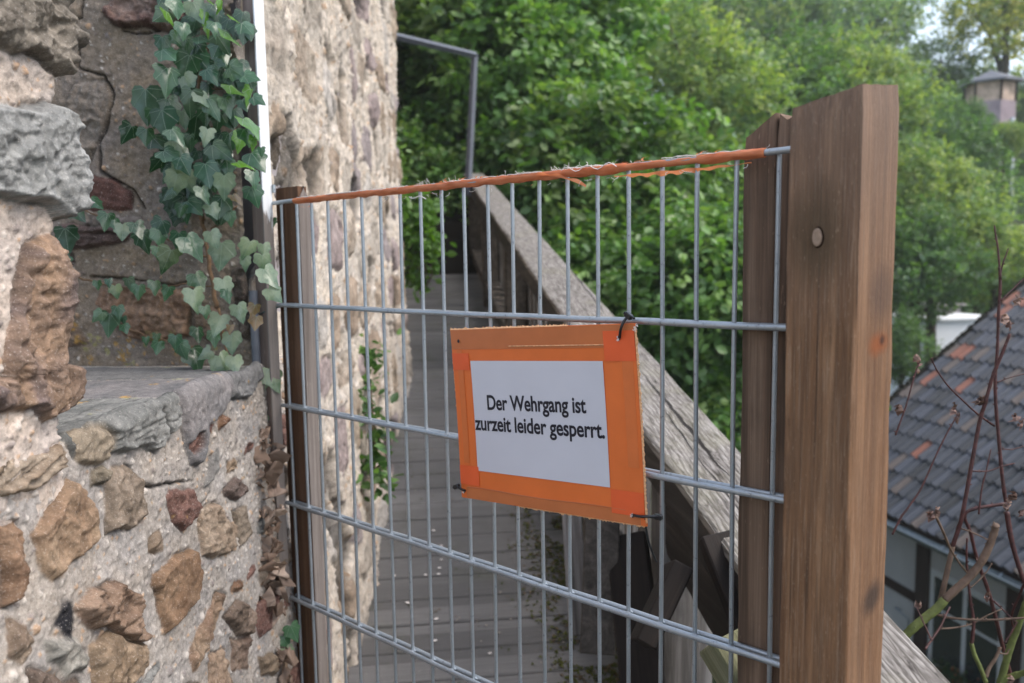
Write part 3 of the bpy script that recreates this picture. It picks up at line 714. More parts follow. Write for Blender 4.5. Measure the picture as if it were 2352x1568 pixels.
def post_material():
    # the front post: its own long drying stain, knots and heartwood streaks
    b = NB('front_post_wood'); vo = b.coord('Object'); sp = b.n('SeparateXYZ', i={0: vo}); x, y, z = sp.outputs
    f = b.noise(b.coord('Object', (300, 300, 7)), 1, 5, .65, .5); g = b.noise(b.coord('Object', (45, 45, 1.2)), 1, 4, .55, 1.4); q = b.noise(b.coord('Object', (9, 9, 3)), 1, 4, .6)
    fl = b.noise(b.coord('Object', (900, 900, 150)), 1, 2)
    col = b.ramp(g, [(.28, (.150, .070, .033)), (.50, (.262, .136, .068)), (.72, (.365, .208, .114))])
    col = b.mix(b.mr(f, .38, .62, 0, .72), col, (.10, .052, .028)); ff = b.noise(b.coord('Object', (750, 750, 16)), 1, 3, .6); col = b.mix(b.mr(ff, .55, .68, 0, .45), col, (.42, .30, .21)); ck = b.noise(b.coord('Object', (170, 170, 1.6)), 1, 3, .5); col = b.mix(b.mr(ck, .645, .67, 0, .7), col, (.05, .028, .017))
    col = b.mix(b.mr(q, .50, .68, 0, .55), col, (.15, .090, .056))
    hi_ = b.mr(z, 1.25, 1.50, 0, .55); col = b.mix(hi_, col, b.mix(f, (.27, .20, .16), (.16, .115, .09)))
    def knot(cx, cy, cz, r, c1, strength=.9, sx=1.0, sz=1.0, axis='x'):
        dx = b.math('DIVIDE', b.math('SUBTRACT', x if axis == 'x' else y, cx if axis == 'x' else cy), sx)
        dz = b.math('DIVIDE', b.math('SUBTRACT', z, cz), sz)
        d = b.math('SQRT', b.math('ADD', b.math('MULTIPLY', dx, dx), b.math('MULTIPLY', dz, dz)))
        d = b.math('ADD', d, b.math('MULTIPLY', b.math('SUBTRACT', q, .5), r*1.4))
        k = b.math('MULTIPLY', b.mr(d, r, r*.35, 0, strength), b.math('LESS_THAN' if axis == 'x' else 'GREATER_THAN', y if axis == 'x' else x, -.05 if axis == 'x' else .0315))
        return b.mix(k, col, c1)
    Zt = 1.5
    col = knot(-.006, 0, KZ+.0, .034, (.085, .055, .030), .75, 1.0, 1.9)
    col = knot(0, .012, K2Z, .028, (.25, .075, .022), .95, 1.3, .55, 'y')
    col = knot(0, .022, K2Z+.003, .009, (.05, .018, .010), .9, 1.3, .8, 'y')
    col = knot(0, .015, K3Z, .034, (.035, .024, .020), .8, 1.2, .6, 'y')
    col = knot(0, .015, K2Z+.05, .05, (.075, .05, .04), .5, 1.0, .7, 'y')
    col = b.mix(b.mr(fl, .66, .72, 0, .4), col, (.50, .36, .25))
    h = b.math('ADD', b.math('ADD', f, ff), b.math('MULTIPLY', fl, .8))
    return b.fin(col, .75, b.bump(h, .0022, .9), .3)
FB = -1.45
def zOnFront(px, py): return W2F(PL(px, py, F2W([1.1, -.125, 0]), GM@np.array([0, -1.0, 0])))[2]
def zOnSide(px, py): return W2F(PL(px, py, F2W([1.132, -.05, 0]), GM@np.array([1.0, 0, 0])))[2]
KZ = zOnFront(1874, 545)-FB; K2Z = zOnSide(2035, 785)-FB; K3Z = zOnSide(2010, 1365)-FB
M['front_post'] = post_material()
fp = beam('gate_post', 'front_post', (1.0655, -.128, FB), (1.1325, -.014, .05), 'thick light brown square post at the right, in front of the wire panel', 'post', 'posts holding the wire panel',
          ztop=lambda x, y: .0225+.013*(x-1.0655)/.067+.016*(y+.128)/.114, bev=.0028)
# sawn-off knot on the front face
kc = np.array([1.0655+.030, -.128, KZ+FB])
mb = MB(); ring = []
for k in range(20):
    a = 2*math.pi*k/20; ring.append((.0043*math.cos(a)*(1+.08*random.random()), 0, .0086*math.sin(a)*(1+.06*random.random())))
V = [(x, .004, z) for x, y, z in ring]+[(x*.96, -.0028, z*.96) for x, y, z in ring]+[(x*.75, -.0034, z*.75) for x, y, z in ring]+[(0, -.0030, 0)]
mb.add(V, [(i, (i+1) % 20, 20+(i+1) % 20, 20+i) for i in range(20)]+[(20+i, 20+(i+1) % 20, 40+(i+1) % 20, 40+i) for i in range(20)]+[(40+i, 40+(i+1) % 20, 60) for i in range(20)])
ko = mb.build('knot', simple('cut_knot_wood', (.29, .205, .15), .8, .2, var=.2, sc=300, bump=.001), None); ko.parent = fp
mb = MB(); n_ = 20; V = [(x*1.22+.0006, .001, z*1.16) for x, y, z in ring]+[(x*1.22+.0006, -.0006, z*1.16) for x, y, z in ring]
mb.add(V, [(i, (i+1) % 20, 20+(i+1) % 20, 20+i) for i in range(20)]+[tuple(range(20, 40))])
kr = mb.build('bark_rim', simple('bark_ring', (.03, .017, .011), .9, .1), None); kr.parent = ko
loc = np.array([(1.0655+1.1325)/2, (-.128-.014)/2, FB])
ko.location = tuple(kc-loc)
beam('gate_post', 'post_dark', (.953, .0115, FB), (.9925, .052, .04), 'brown post directly behind the right end of the wire panel', 'post', 'posts holding the wire panel',
     ztop=lambda x, y: .020+.030*(x-.953)/.045, bev=.002)
beam('gate_post', 'post_dark', (.9935, .013, FB), (1.062, .060, .045), 'darker brown post squeezed between the rear post and the thick front post', 'post', 'posts holding the wire panel',
     ztop=lambda x, y: .040-.004*(x-.9935)/.03+.004*math.sin(x*400), bev=.002)
beam('gate_post', 'post_red', (-.037, .0115, FB), (.040, .033, .04), 'dark reddish brown board behind the left end of the wire panel', 'post', 'posts holding the wire panel', ztop=lambda x, y: .030, bev=.001)
beam('edge_strip', 'grey_edge', (.0405, .0115, FB), (.0425, .036, .04), 'pale grey narrow strip along the right side of the dark reddish left post', 'strip', ztop=lambda x, y: .030, bev=.0004)
# slim batten at the wall corner: brown face, white painted side
bt = empty('corner_batten', 'tall slim batten at the wall corner, brown face and white painted edge', 'batten', tuple(F2W([-.04, -.015, FB])), -GA)
def lbox(parent, name, m, lo, hi, orig, bev=.001):
    mb = MB(); mb.box(tuple(np.array(lo)-orig), tuple(np.array(hi)-orig), bev); o = mb.build(name, M[m], parent); return o
og = np.array([-.04, -.015, FB])
lbox(bt, 'face_board', 'batten', (-.060, -.028, FB), (-.0215, -.008, 1.0), og)
o = lbox(bt, 'painted_edge', 'paint', (-.0212, -.0295, FB), (-.0165, -.0085, 1.0), og, .0006)
# material reads local z: shift so that z=0 is the top rod
for v in o.data.vertices: v.co.z += FB
o.location = (0, 0, -FB)
mb = MB(); mb.tube([F2W([-.014, -.006, z]) - F2W(og) for z in (.035, .02)], .0035, 8)
hk = mb.build('screw', M['galv'], None); hk.parent = bt; hk.matrix_parent_inverse = Matrix()
hk.rotation_euler = (0, 0, GA)
# galvanised tube standing in front of the batten's lower half
tb = MB(); tb.tube([(0, 0, 0), (0, 0, 1.28)], .0085, 16); t_ = tb.build('steel_tube', M['pipe'], None, smooth=True)
t_.location = tuple(F2W([-.046, -.042, -1.45])); auto(t_, 50)
tag(t_, 'grey steel tube standing upright in front of the slim batten', 'tube')

panel = empty('wire_mesh_panel', 'galvanised double rod wire mesh panel closing the walkway', 'fence panel', tuple(GO), -GA)
NROD = 7
for i in range(22):
    x = .05*i; j = random.uniform(-.0008, .0008)
    mb = MB(); pts = [(x+j+.0007*math.sin(z*7+i), .0006*math.sin(z*5+i*2), z) for z in np.linspace(-.2*(NROD-1)-.03, -.001, 22)]
    mb.tube(pts, .00295, 10)
    for r in range(NROD):
        for side in ((-1, 1) if r else (-1,)):
            c = np.array([x, side*.0030, -.2*r]); mb.tube([c+np.array([-.0045, 0, .0]), c, c+np.array([.0045, 0, 0])], [.0012, .0038, .0012], 6)
    auto(mb.build('vertical_bar', M['galv'], panel), 60)
for r in range(NROD):
    for side in ((-1, 1) if r else (-1,)):
        mb = MB(); z = -.2*r; y = side*.0068
        pts = [(x, y+.0003*math.sin(x*9+r), z+.0006*math.sin(x*6+r*2)+.0004*math.sin(x*31+r)) for x in np.linspace(-.0165, 1.068, 60)]
        mb.tube(pts, .0040, 12); auto(mb.build('horizontal_rod', M['galv'], panel), 60)
# ------------------------------------------------------------------ torn orange film round the top rod
def film():
    def sect(xa, xb, seed, low=1.0):
        n = int((xb-xa)/.003); V = []; F = []; m = 16
        for i in range(n+1):
            x = xa+(xb-xa)*i/n; rag = .6+.4*min(1, min(i, n-i)/6)
            bar = math.exp(-(((x/.05) % 1-.5)*2)**2*0)*1.0
            dist = abs((x/.05)-round(x/.05)); sag = (.0020+.0022*fbm(x*30, seed, 0, 3)+.002*min(dist*4, 1))*low*rag
            for k in range(m):
                a = 2*math.pi*k/m
                rr = (.0034 if (low < .5 and math.cos(a) > -.2) else .0047)+.0006*fbm(x*60, math.cos(a)*2+5, math.sin(a)*2+seed, 3)*2
                y = -.0068+math.sin(a)*rr*1.05; z = math.cos(a)*rr
                if z < 0: z = z*(1+sag/.006); y = -.0068+(y+.0068)*(1-.45*min(1, -z/.012))
                V.append((x, y, z))
        for i in range(n):
            for k in range(m): F.append((i*m+k, i*m+(k+1) % m, (i+1)*m+(k+1) % m, (i+1)*m+k))
        return V, F
    mb = MB()
    for xa, xb, s, lw in ((.055, .30, 1, .55), (.298, .56, 2, .8), (.558, .80, 3, .95), (.798, .905, 4, .45), (.903, .988, 5, .9)):
        V, F = sect(xa, xb, s, lw); mb.add(V, F)
    # the loose lower flap
    V = []; F = []; n = 60
    for i in range(n+1):
        x = .78+.19*i/n; w_ = .004+.0015*math.sin(i*.9)+.001*random.random()
        V += [(x, -.004, -.010-.0008*math.sin(i*.5)), (x, -.003, -.0105-w_*math.sin(math.pi*min(1, i/n+.05)))]
    F = [(2*i, 2*i+2, 2*i+3, 2*i+1) for i in range(n)]; mb.add(V, F)
    o = mb.build('orange_film_wrap', M['tape'], panel, smooth=True); o['label'] = 'torn orange plastic film wrapped along the top rod'
    # strips and pale threads torn from it
    rnd = random.Random(4)
    for k in range(46):
        mb = MB()
        x = rnd.choice([rnd.uniform(.06, 1.02), rnd.uniform(.70, .93), rnd.uniform(.35, .55)]); z = rnd.choice([.004, .005, -.012]); y = -.009
        L = rnd.uniform(.006, .020); w_ = rnd.uniform(.0008, .003); a = rnd.uniform(-1, 1) if z > 0 else rnd.uniform(-.6, .6)+math.pi
        pts = [];
        for q in range(6):
            f = q/5; pts.append(np.array([x+math.sin(a+f*1.2)*L*f*1.5, y-.004*f*rnd.random(), z+math.cos(a+f*1.5)*L*.38*f]))
        V = []
        for q, p in enumerate(pts): V += [p+np.array([w_*(1-q/5.5), 0, 0]), p-np.array([w_*(1-q/5.5), 0, 0])]
        mb.add(V, [(2*q, 2*q+1, 2*q+3, 2*q+2) for q in range(5)]); mb.build('torn_strip', M['tape'], panel)
    mb = MB(); V = []; n = 24
    for q in range(n):
        f = q/(n-1); V += [(.655+.085*f, -.0125-.002*math.sin(f*5), .002-.020*f*f+.0015*math.sin(f*17)), (.655+.085*f, -.0120, -.0015-.021*f*f*(1-.0*f))]
    mb.add(V, [(2*q, 2*q+1, 2*q+3, 2*q+2) for q in range(n-1)])
    mb.build('torn_strip', M['tape'], panel)
    mb = MB()
    for k in range(120):
        x = rnd.choice([rnd.uniform(.08, 1.0), rnd.uniform(.66, .82), rnd.uniform(.30, .5)]); up = rnd.random() < .72
        a = rnd.uniform(-1.3, 1.3)+(0 if up else math.pi); L = rnd.uniform(.004, .018); p = np.array([x, -.0115, .0035 if up else -.0125]); pts = [p]
        for q in range(5):
            a += rnd.uniform(-.7, .7); p = p+np.array([math.sin(a), rnd.uniform(-.4, .2), math.cos(a)*.55])*L/5; pts.append(p)
        mb.tube(pts, rnd.uniform(.00016, .00042), 4)
    for k in range(26):   # fibres lying along the top
        x = rnd.uniform(.06, .95); pts = [np.array([x+q*.006, -.0105+.0012*math.sin(q+k), .0048+.0007*math.sin(q*1.7+k)]) for q in range(8)]; mb.tube(pts, .0005, 4)
    pts = [np.array([.385+.006*q, -.010-.001*q, -.013-.0022*math.sin(q*.9)-.0006*q]) for q in range(9)]; mb.tube(pts, .0009, 5)
    pts = [np.array([.70+.006*q, -.013, .003+.0035*math.sin(q*1.1)]) for q in range(16)]; mb.tube(pts, .0006, 4)
    tag(mb.build('frayed_fibres', M['thread'], panel), kind='stuff')
film()

# ------------------------------------------------------------------ sign
def sign():
    d = -.020
    def uv(px, py):
        q = W2F(PL(px, py, F2W([0, d, 0]), GM@np.array([0, 1.0, 0]))); return q
    TL, TR, BR_, BL = [uv(*p) for p in ((1034, 757), (1463, 742), (1480, 1208), (1053, 1140))]
    ang = math.atan2(TR[2]-TL[2], TR[0]-TL[0]); u = np.array([math.cos(ang), 0, math.sin(ang)]); v = np.array([math.sin(ang), 0, -math.cos(ang)])
    def loc(px, py, TL=TL): q = uv(px, py)-TL; return (q@u, q@v)
    W_, H_ = (loc(1463, 742)[0]+loc(1480, 1208)[0])/2, (loc(1053, 1140)[1]+loc(1480, 1208)[1])/2
    root = empty('warning_sign', 'orange framed sign with a white notice hung crooked on the wire panel', 'sign', tuple(F2W(TL)), -GA)
    root.rotation_euler = Matrix((tuple(GM@u), tuple(GM@np.array([0, -1.0, 0])), tuple(GM@(-v)))).transposed().to_euler() if False else (0, 0, 0)
    X = GM@u; Zv = GM@(-v); Yv = np.cross(Zv, X)
    root.matrix_world = Matrix(((X[0], Yv[0], Zv[0], F2W(TL)[0]), (X[1], Yv[1], Zv[1], F2W(TL)[1]), (X[2], Yv[2], Zv[2], F2W(TL)[2]), (0, 0, 0, 1)))
    bow = lambda a, b: .004*math.sin(a/W_*3.0)*0+.0015*math.sin(b*14)
    def sheet(name, m, poly, y, th=.0006, nx=24, nz=18, warp=True):
        (x0, z0), (x1, z1) = poly[0], poly[1]
        V = []; F = []
        for yy in (y, y+th):
            for j in range(nz+1):
                for i in range(nx+1):
                    a = x0+(x1-x0)*i/nx; b = z0+(z1-z0)*j/nz
                    V.append((a, yy+bow(a, b), -b))
        st = (nx+1)*(nz+1)
        for k in range(2):
            for j in range(nz):
                for i in range(nx):
                    q = (k*st+j*(nx+1)+i, k*st+j*(nx+1)+i+1, k*st+(j+1)*(nx+1)+i+1, k*st+(j+1)*(nx+1)+i)
                    F.append(q[::-1] if k == 0 else q)
        rim = [i for i in range(nx+1)]+[j*(nx+1)+nx for j in range(1, nz+1)]+[nz*(nx+1)+i for i in range(nx-1, -1, -1)]+[j*(nx+1) for j in range(nz-1, 0, -1)]
        for k in range(len(rim)):
            a, b = rim[k], rim[(k+1) % len(rim)]; F.append((a, b, b+st, a+st))
        return mesh(name, V, F, M[m], root)
    T = .0034
    sheet('board', 'orange', ((0, 0), (W_, H_)), 0, T, 36, 28)
    # torn pale edges of the board, standing just proud of it
    rnd = random.Random(2)
    def edge(pts, nrm):
        mb = MB(); V = []
        for k, (a, b) in enumerate(pts):
            w1 = .0010+.0022*rnd.random()**2
            V += [(a-nrm[0]*.0005, -.0004+bow(a, b), -(b-nrm[1]*.0005)), (a+nrm[0]*w1, .0012+bow(a, b), -(b+nrm[1]*w1)), (a-nrm[0]*.0005, T+.0006+bow(a, b), -(b-nrm[1]*.0005))]
        mb.add(V, [(3*i, 3*i+3, 3*i+4, 3*i+1) for i in range(len(pts)-1)]+[(3*i+1, 3*i+4, 3*i+5, 3*i+2) for i in range(len(pts)-1)])
        mb.build('torn_edge', M['edge'], root)
    edge([(W_*k/160, 0) for k in range(110)], (0, -1)); edge([(W_*k/200, H_) for k in range(70, 199)], (0, 1)); edge([(W_, H_*k/120) for k in range(2, 119)], (1, 0))
    edge([(0, H_*(.16+.3*k/60)) for k in range(61)], (-1, 0))
    a0, b0 = loc(1085, 830); a1, b1 = loc(1387, 827); a2, b2 = loc(1399, 1117); a3, b3 = loc(1094, 1081)
    x0, x1, z0, z1 = (a0+a3)/2, (a1+a2)/2, (b0+b1)/2, (b2+b3)/2
    bt_ = loc(1250, 800)[1]
    cx = loc(1430, 900)[0]
    sheet('top_tape', 'orange_dull', ((.0006, .0008), (W_-.0008, bt_)), -.0007, .0005)
    sheet('side_tape', 'orange', ((cx, bt_+.0006), (W_-.0010, H_-.034)), -.0006, .0005)
    sheet('corner_tape', 'orange_red', ((loc(1385, 760)[0], loc(1385, 760)[1]), (W_-.0010, z0-.0)), -.0014, .0005)
    sheet('corner_tape', 'orange_red', ((x1+.001, z1+.002), (W_-.0012, H_-.012)), -.0013, .0004)
    sheet('corner_tape', 'orange_red', ((.0008, bt_+.006), (x0-.003, bt_+.012+.02)), -.0013, .0004)
    sheet('corner_tape', 'orange_red', ((.0008, z1-.006), (x0+.002, H_-.022)), -.0014, .0004)
    sheet('side_tape', 'orange_side', ((.011, bt_+.001), (.0225, z1-.01)), -.0010, .0003)
    sheet('side_tape', 'orange_side', ((W_-.023, bt_+.012), (W_-.006, z1-.03)), -.0010, .0003)
    sheet('bottom_tape', 'orange_dull', ((.012, H_-.0175), (W_-.008, H_-.0005)), -.0005, .0003)
    # seam line across the top band and the fold at the foot
    mb = MB(); mb.tube([(a, -.0012+bow(a, bt_-.004), -(bt_-.004)) for a in np.linspace(.12, W_-.05, 50)], [.0004+.0005*abs(math.sin(k*1.7)) for k in range(50)], 5); mb.build('seam', M['edge'], root)
    mb = MB(); mb.tube([(a, -.0008+bow(a, H_-.018), -(H_-.018-.001*math.sin(a*30))) for a in np.linspace(.015, W_-.03, 50)], .0007, 5); mb.build('fold', M['orange_dull'], root)
    pp = sheet('paper', 'paper', ((x0, z0), (x1, z1)), -.0012, .0003)
    # lettering
    def line(txt, pl, pr, pb_l, cap_px):
        cu = bpy.data.curves.new('lettering', 'FONT'); cu.body = txt; cu.size = 1; cu.offset = .023; cu.extrude = 0; cu.resolution_u = 6; cu.space_character = .98
        o = bpy.data.objects.new('tmp', cu); COL.objects.link(o); bpy.context.view_layer.update()
        me = bpy.data.meshes.new_from_object(o); bpy.data.objects.remove(o)
        co = np.array([v.co[:] for v in me.vertices]); lo, hi = co.min(0), co.max(0)
        a, b = loc(*pl); c, d_ = loc(*pr); xa, xb = a, c; base = b
        sx = (xb-xa)/(hi[0]-lo[0]); sy = cap_px
        for v in me.vertices:
            x = xa+(v.co.x-lo[0])*sx; z = base+(d_-b)*((v.co.x-lo[0])/(hi[0]-lo[0]))-v.co.y*sy
            v.co = (x, -.0016+bow(x, z), -z)
        me.materials.clear(); me.materials.append(M['ink'])
        t = bpy.data.objects.new('lettering', me); COL.objects.link(t); t.parent = pp; return t
    hcap = loc(1120, 910)[1]; hb = loc(1120, 941)[1]
    cap = (hb-hcap)/.66
    line('Der Wehrgang ist', (1120, 940), (1347, 948), None, cap)
    line('zurzeit leider gesperrt.', (1092, 986), (1390, 1006), None, cap)
    # punched holes: small dark rims with the ties through them
    for (px, py) in ((1055, 783), (1423, 776), (1068, 1127), (1455, 1183)):
        mb = MB(); a, b = loc(px, py); V = [(a+.0024*math.cos(t), -.0021, -(b+.0028*math.sin(t))) for t in np.linspace(0, 2*math.pi, 13)[:-1]]; mb.add(V, [tuple(range(12))[::-1]]); mb.build('hole', M['ink'], root)
    # fibre tufts round the holes
    mb = MB()
    for (px, py) in ((1422, 777), (1068, 1128), (1455, 1183), (1463, 748), (1461, 755)):
        a, b = loc(px, py)
        for k in range(7):
            t = rnd.uniform(0, 6.3); mb.tube([(a, -.002, -b), (a+.002*math.cos(t), -.003, -(b+.002*math.sin(t))), (a+.0035*math.cos(t+.5), -.003, -(b+.0035*math.sin(t+.5)))], .0004, 4)
    tag(mb.build('paper_fibres', M['thread'], root), kind='stuff')
    return uv
uvs = sign()
def tie(label, pts, head, tail=None, hr=0.0):
    o = empty('cable_tie', label, 'cable tie', tuple(F2W(pts[0])), 0, 'black cable ties holding the sign')
    P = [F2W(p)-F2W(pts[0]) for p in pts]
    # catmull through the points
    def cm(P, n=6):
        out = []
        for i in range(len(P)-1):
            a, b, c, d = P[max(i-1, 0)], P[i], P[i+1], P[min(i+2, len(P)-1)]
            for k in range(n):
                t = k/n; out.append(.5*((2*b)+(c-a)*t+(2*a-5*b+4*c-d)*t*t+(-a+3*b-3*c+d)*t**3))
        return out+[P[-1]]
    mb = MB(); mb.tube(cm(P), .0019, 8); mb.build('strap', M['black'], o, smooth=True)
    h = F2W(head)-F2W(pts[0]); mb = MB()
    R = Matrix.Rotation(-GA, 3, 'Z') @ Matrix.Rotation(hr, 3, 'Y')
    def T(v): q = R @ Vector(v); return (q.x+h[0], q.y+h[1], q.z+h[2])
    mb.box((-.0055, -.0035, -.0035), (.0055, .0035, .0035), .0012, T=T); mb.box((-.0075, -.0028, -.0018), (-.0055, .0028, .0018), .0006, T=T); mb.build('head', M['black'], o)
    if tail: mb = MB(); mb.tube(cm([F2W(p)-F2W(pts[0]) for p in tail]), .0016, 6); mb.build('tail', M['strap'], o, smooth=True)
def fp_(px, py, y): return W2F(PL(px, py, F2W([0, y, 0]), GM@np.array([0, 1.0, 0])))
tie('black cable tie looped over the second rod at the top right of the sign', [fp_(1423, 776, -.0235), fp_(1426, 755, -.027), fp_(1433, 738, -.024), fp_(1442, 726, -.018), fp_(1447, 722, -.004)], fp_(1444, 725, -.019), [fp_(1444, 722, -.018), fp_(1452, 728, -.022), fp_(1457, 731, -.024)], .6)
tie('black cable tie at the lower left corner of the sign', [fp_(1069, 1127, -.0235), fp_(1061, 1124, -.028), fp_(1052, 1119, -.026), fp_(1045, 1116, -.012)], fp_(1049, 1117, -.025), None, -.4)
tie('black cable tie at the lower right of the sign with its long tail hanging down', [fp_(1455, 1183, -.0235), fp_(1470, 1186, -.027), fp_(1490, 1186, -.023), fp_(1515, 1187, -.012), fp_(1519, 1186, .004)], fp_(1512, 1187, -.0125),
    [fp_(1482, 1190, -.020), fp_(1484, 1215, -.012), fp_(1490, 1245, -.006), fp_(1500, 1272, .004), fp_(1508, 1290, .016)], 0.0)
# thin green wire between batten and panel
mb = MB(); mb.tube([fp_(*p) for p in ()] or [F2W(fp_(597, 722, -.03)), F2W(fp_(606, 716, -.03)), F2W(fp_(618, 714, -.02)), F2W(fp_(632, 707, -.012)), F2W(fp_(645, 705, -.004))], .0011, 6)
tag(mb.build('binding_wire', simple('green_wire', (.03, .09, .085), .4), smooth=True), 'thin dark green wire tying the wire panel to the slim batten', 'wire')

# ------------------------------------------------------------------ railing on the valley side
RX0, RX1 = .452, .592
rz = lambda y: .935+SLOPE*y
SC = CAMH/1.55
def rail():
    root = empty('wooden_railing', 'weathered grey wooden railing along the open side of the walkway', 'railing', (0.5, .5, 0))
    O = np.array([.5, .5, 0])
    drop = lambda px, py: PL(px, py, (0, 0, 0), (0, 0, 1))
    def longbeam(name, m, x0, x1, dz0, dz1, ya=-.8, yb=7.9, wob=.003, parent=root):
        V = []; F = []; n = 170
        prof = []
        for k in range(9): prof.append((x0+(x1-x0)*k/8, dz1))
        for k in range(1, 6): prof.append((x1, dz1+(dz0-dz1)*k/5))
        for k in range(1, 9): prof.append((x1+(x0-x1)*k/8, dz0))
        for k in range(1, 5): prof.append((x0, dz0+(dz1-dz0)*k/5))
        m_ = len(prof); cxm, czm = (x0+x1)/2, (dz0+dz1)/2
        for i in range(n+1):
            y = ya+(yb-ya)*i/n
            for (x, z) in prof:
                corner = (abs(abs(x-cxm)-(x1-x0)/2) < 1e-6) and (abs(abs(z-czm)-(dz1-dz0)/2) < 1e-6)
                k = .93 if corner else 1.0
                jx = wob*fbm(x*9, y*3, z*9, 3, 4)+wob*.4*fbm(x*60, y*9, z*60, 2, 5)
                crack = -.010*math.exp(-((x-(x0+(x1-x0)*(.55+.06*math.sin(y*3))))/.004)**2)*(1 if (z == dz1 and .4 < y < 2.6) else 0)
                V.append((cxm+(x-cxm)*k+jx-O[0], y-O[1], czm+(z-czm)*k+SLOPE*y+jx+crack))
        for i in range(n):
            for k in range(m_): F.append((i*m_+k, (i+1)*m_+k, (i+1)*m_+(k+1) % m_, i*m_+(k+1) % m_))
        F.append(tuple(range(m_))); F.append(tuple(n*m_+k for k in range(m_-1, -1, -1)))
        return auto(mesh(name, V, F, M[m], parent), 30)
    longbeam('handrail', 'rail_top', RXa, RXb, RZ-.028, RZ)
    longbeam('middle_rail', 'shaded_beam', RXa+.006, RXb-.01, RZ-.125, RZ-.0285)
    longbeam('middle_rail', 'shaded_beam', RXa+.040, RXb-.02, RZ-.29, RZ-.13, yb=1.9)
    longbeam('lower_rail', 'rail_dark', RXa+.045, RXb-.02, .10, .20)
    y = -.4; rnd = random.Random(9)
    while y < 7.8:
        w_ = rnd.uniform(.075, .11)
        mb = MB(); tlt = rnd.uniform(-.006, .006)
        zt, zb = RZ-.14, -.12+rnd.uniform(-.03, .03)
        xo = RXb-.018
        mb.box((xo, y, zb), (xo+.022, y+w_, zt), .002, T=lambda v: (v[0]-O[0]+tlt*v[2], v[1]-O[1], v[2]+SLOPE*v[1]))
        if not (1.55 < y < 1.95 or 3.4 < y < 3.55): mb.build('picket', M['picket'], root)
        y += w_+rnd.uniform(.045, .075)
    for y in (1.82, 3.35, 4.9, 6.4, 7.78):
        mb = MB(); mb.box((RXa+.035, y, -.25), (RXb-.025, y+.10, RZ-.09), .004, T=lambda v: (v[0]-O[0], v[1]-O[1], v[2]+SLOPE*(y)))
        mb.build('railing_post', M['picket'] if y < 2 else M['rail_dark'], root)
RZ = .90; 
q = PL(1705, 1310, (0, 0, RZ), (0, -SLOPE, 1)); RXa = q[0]
q = PL(1705, 1040, (0, 0, RZ), (0, -SLOPE, 1)); RXb = q[0]
def _railtop():
    b = NB('weathered_handrail'); f = b.noise(b.coord('Object', (95, 2.4, 95)), 1, 5, .62, .8); g = b.noise(b.coord('Object', (26, 1.2, 26)), 1, 4, .6, 2.0)
    big = b.noise(b.coord('Object'), 6, 4, .6)
    wv = b.n('TexWave', wave_type='BANDS', bands_direction='X', i={'Vector': b.coord('Object', (1, .06, 1)), 'Scale': 26, 'Distortion': 9, 'Detail': 3, 'Detail Scale': 1.2}).outputs['Fac']
    col = b.ramp(f, [(.32, (.040, .034, .029)), (.43, (.15, .134, .12)), (.58, (.275, .255, .235)), (.75, (.40, .38, .36))])
    col = b.mix(b.mr(wv, .0, .22, .75, 0), col, (.07, .06, .05))
    col = b.mix(b.mr(big, .5, .75, 0, .5), col, (.20, .19, .12))
    sp = b.n('SeparateXYZ', i={0: b.coord('Object')}); x, y = sp.outputs[0], sp.outputs[1]
    def crack(pa, pb, wd):
        qa, qb = [PL(*p_, (0, 0, RZ), (0, -SLOPE, 1))-np.array([.5, .5, 0]) for p_ in (pa, pb)]
        k = (qb[0]-qa[0])/(qb[1]-qa[1]); n1 = b.noise(b.coord('Object', (.01, 7, .01)), 1, 4, .6)
        xc = b.math('ADD', b.math('MULTIPLY_ADD', y, float(k), float(qa[0]-k*qa[1])), b.math('MULTIPLY', b.math('SUBTRACT', n1, .5), .022))
        d = b.math('ABSOLUTE', b.math('SUBTRACT', x, xc))
        lo, hi = sorted((float(qa[1]), float(qb[1]))); m_ = (lo+hi)/2; hw = (hi-lo)/2
        taper = b.mr(b.math('ABSOLUTE', b.math('SUBTRACT', y, m_)), hw*.5, hw, 1, 0)
        w_ = b.math('MULTIPLY', taper, b.math('MULTIPLY_ADD', n1, wd*1.4, wd*.2))
        return b.math('LESS_THAN', d, w_)
    ck = b.math('MAXIMUM', crack((1470, 850), (1690, 1110), .0050), b.math('MAXIMUM', crack((1290, 590), (1400, 735), .004), crack((1500, 905), (1760, 1250), .0035)))
    col = b.mix(ck, col, (.018, .014, .011))
    h = b.math('SUBTRACT', b.math('ADD', b.math('MULTIPLY', f, 1.0), b.math('MULTIPLY', wv, .4)), b.math('MULTIPLY', ck, 3.0))
    return b.fin(col, .75, b.bump(h, .0025, .8), .3)
M['rail_top'] = _railtop()
rail()
def loose(name, label, cat, p0, p1, w_, d_, m, group=None, roll=0.0, bev=.003):
    """loose timber between two points, grain along its length"""
    p0, p1 = np.asarray(p0, float), np.asarray(p1, float); L = np.linalg.norm(p1-p0)
    mb = MB(); mb.box((-w_/2, -d_/2, 0), (w_/2, d_/2, L), bev); o = mb.build(name, M[m])
    q = Vector(p1-p0).to_track_quat('Z', 'Y'); o.rotation_mode = 'QUATERNION'
    o.rotation_quaternion = q @ Matrix.Rotation(roll, 3, 'Z').to_quaternion(); o.location = tuple(p0)
    return tag(o, label, cat, group)
loose('timber_brace', 'pale green weathered brace end beside the rear post, low at the right', 'timber', PX(1655, 1468, 1.10), PX(1830, 1760, 1.02), .055, .05, 'mossy_wood', roll=.3)
loose('timber_brace', 'dark brown slanting board under the handrail behind the mesh', 'timber', PX(1440, 1230, 2.0), PX(1500, 1800, 1.7), .10, .03, 'shaded_wood', roll=.5)
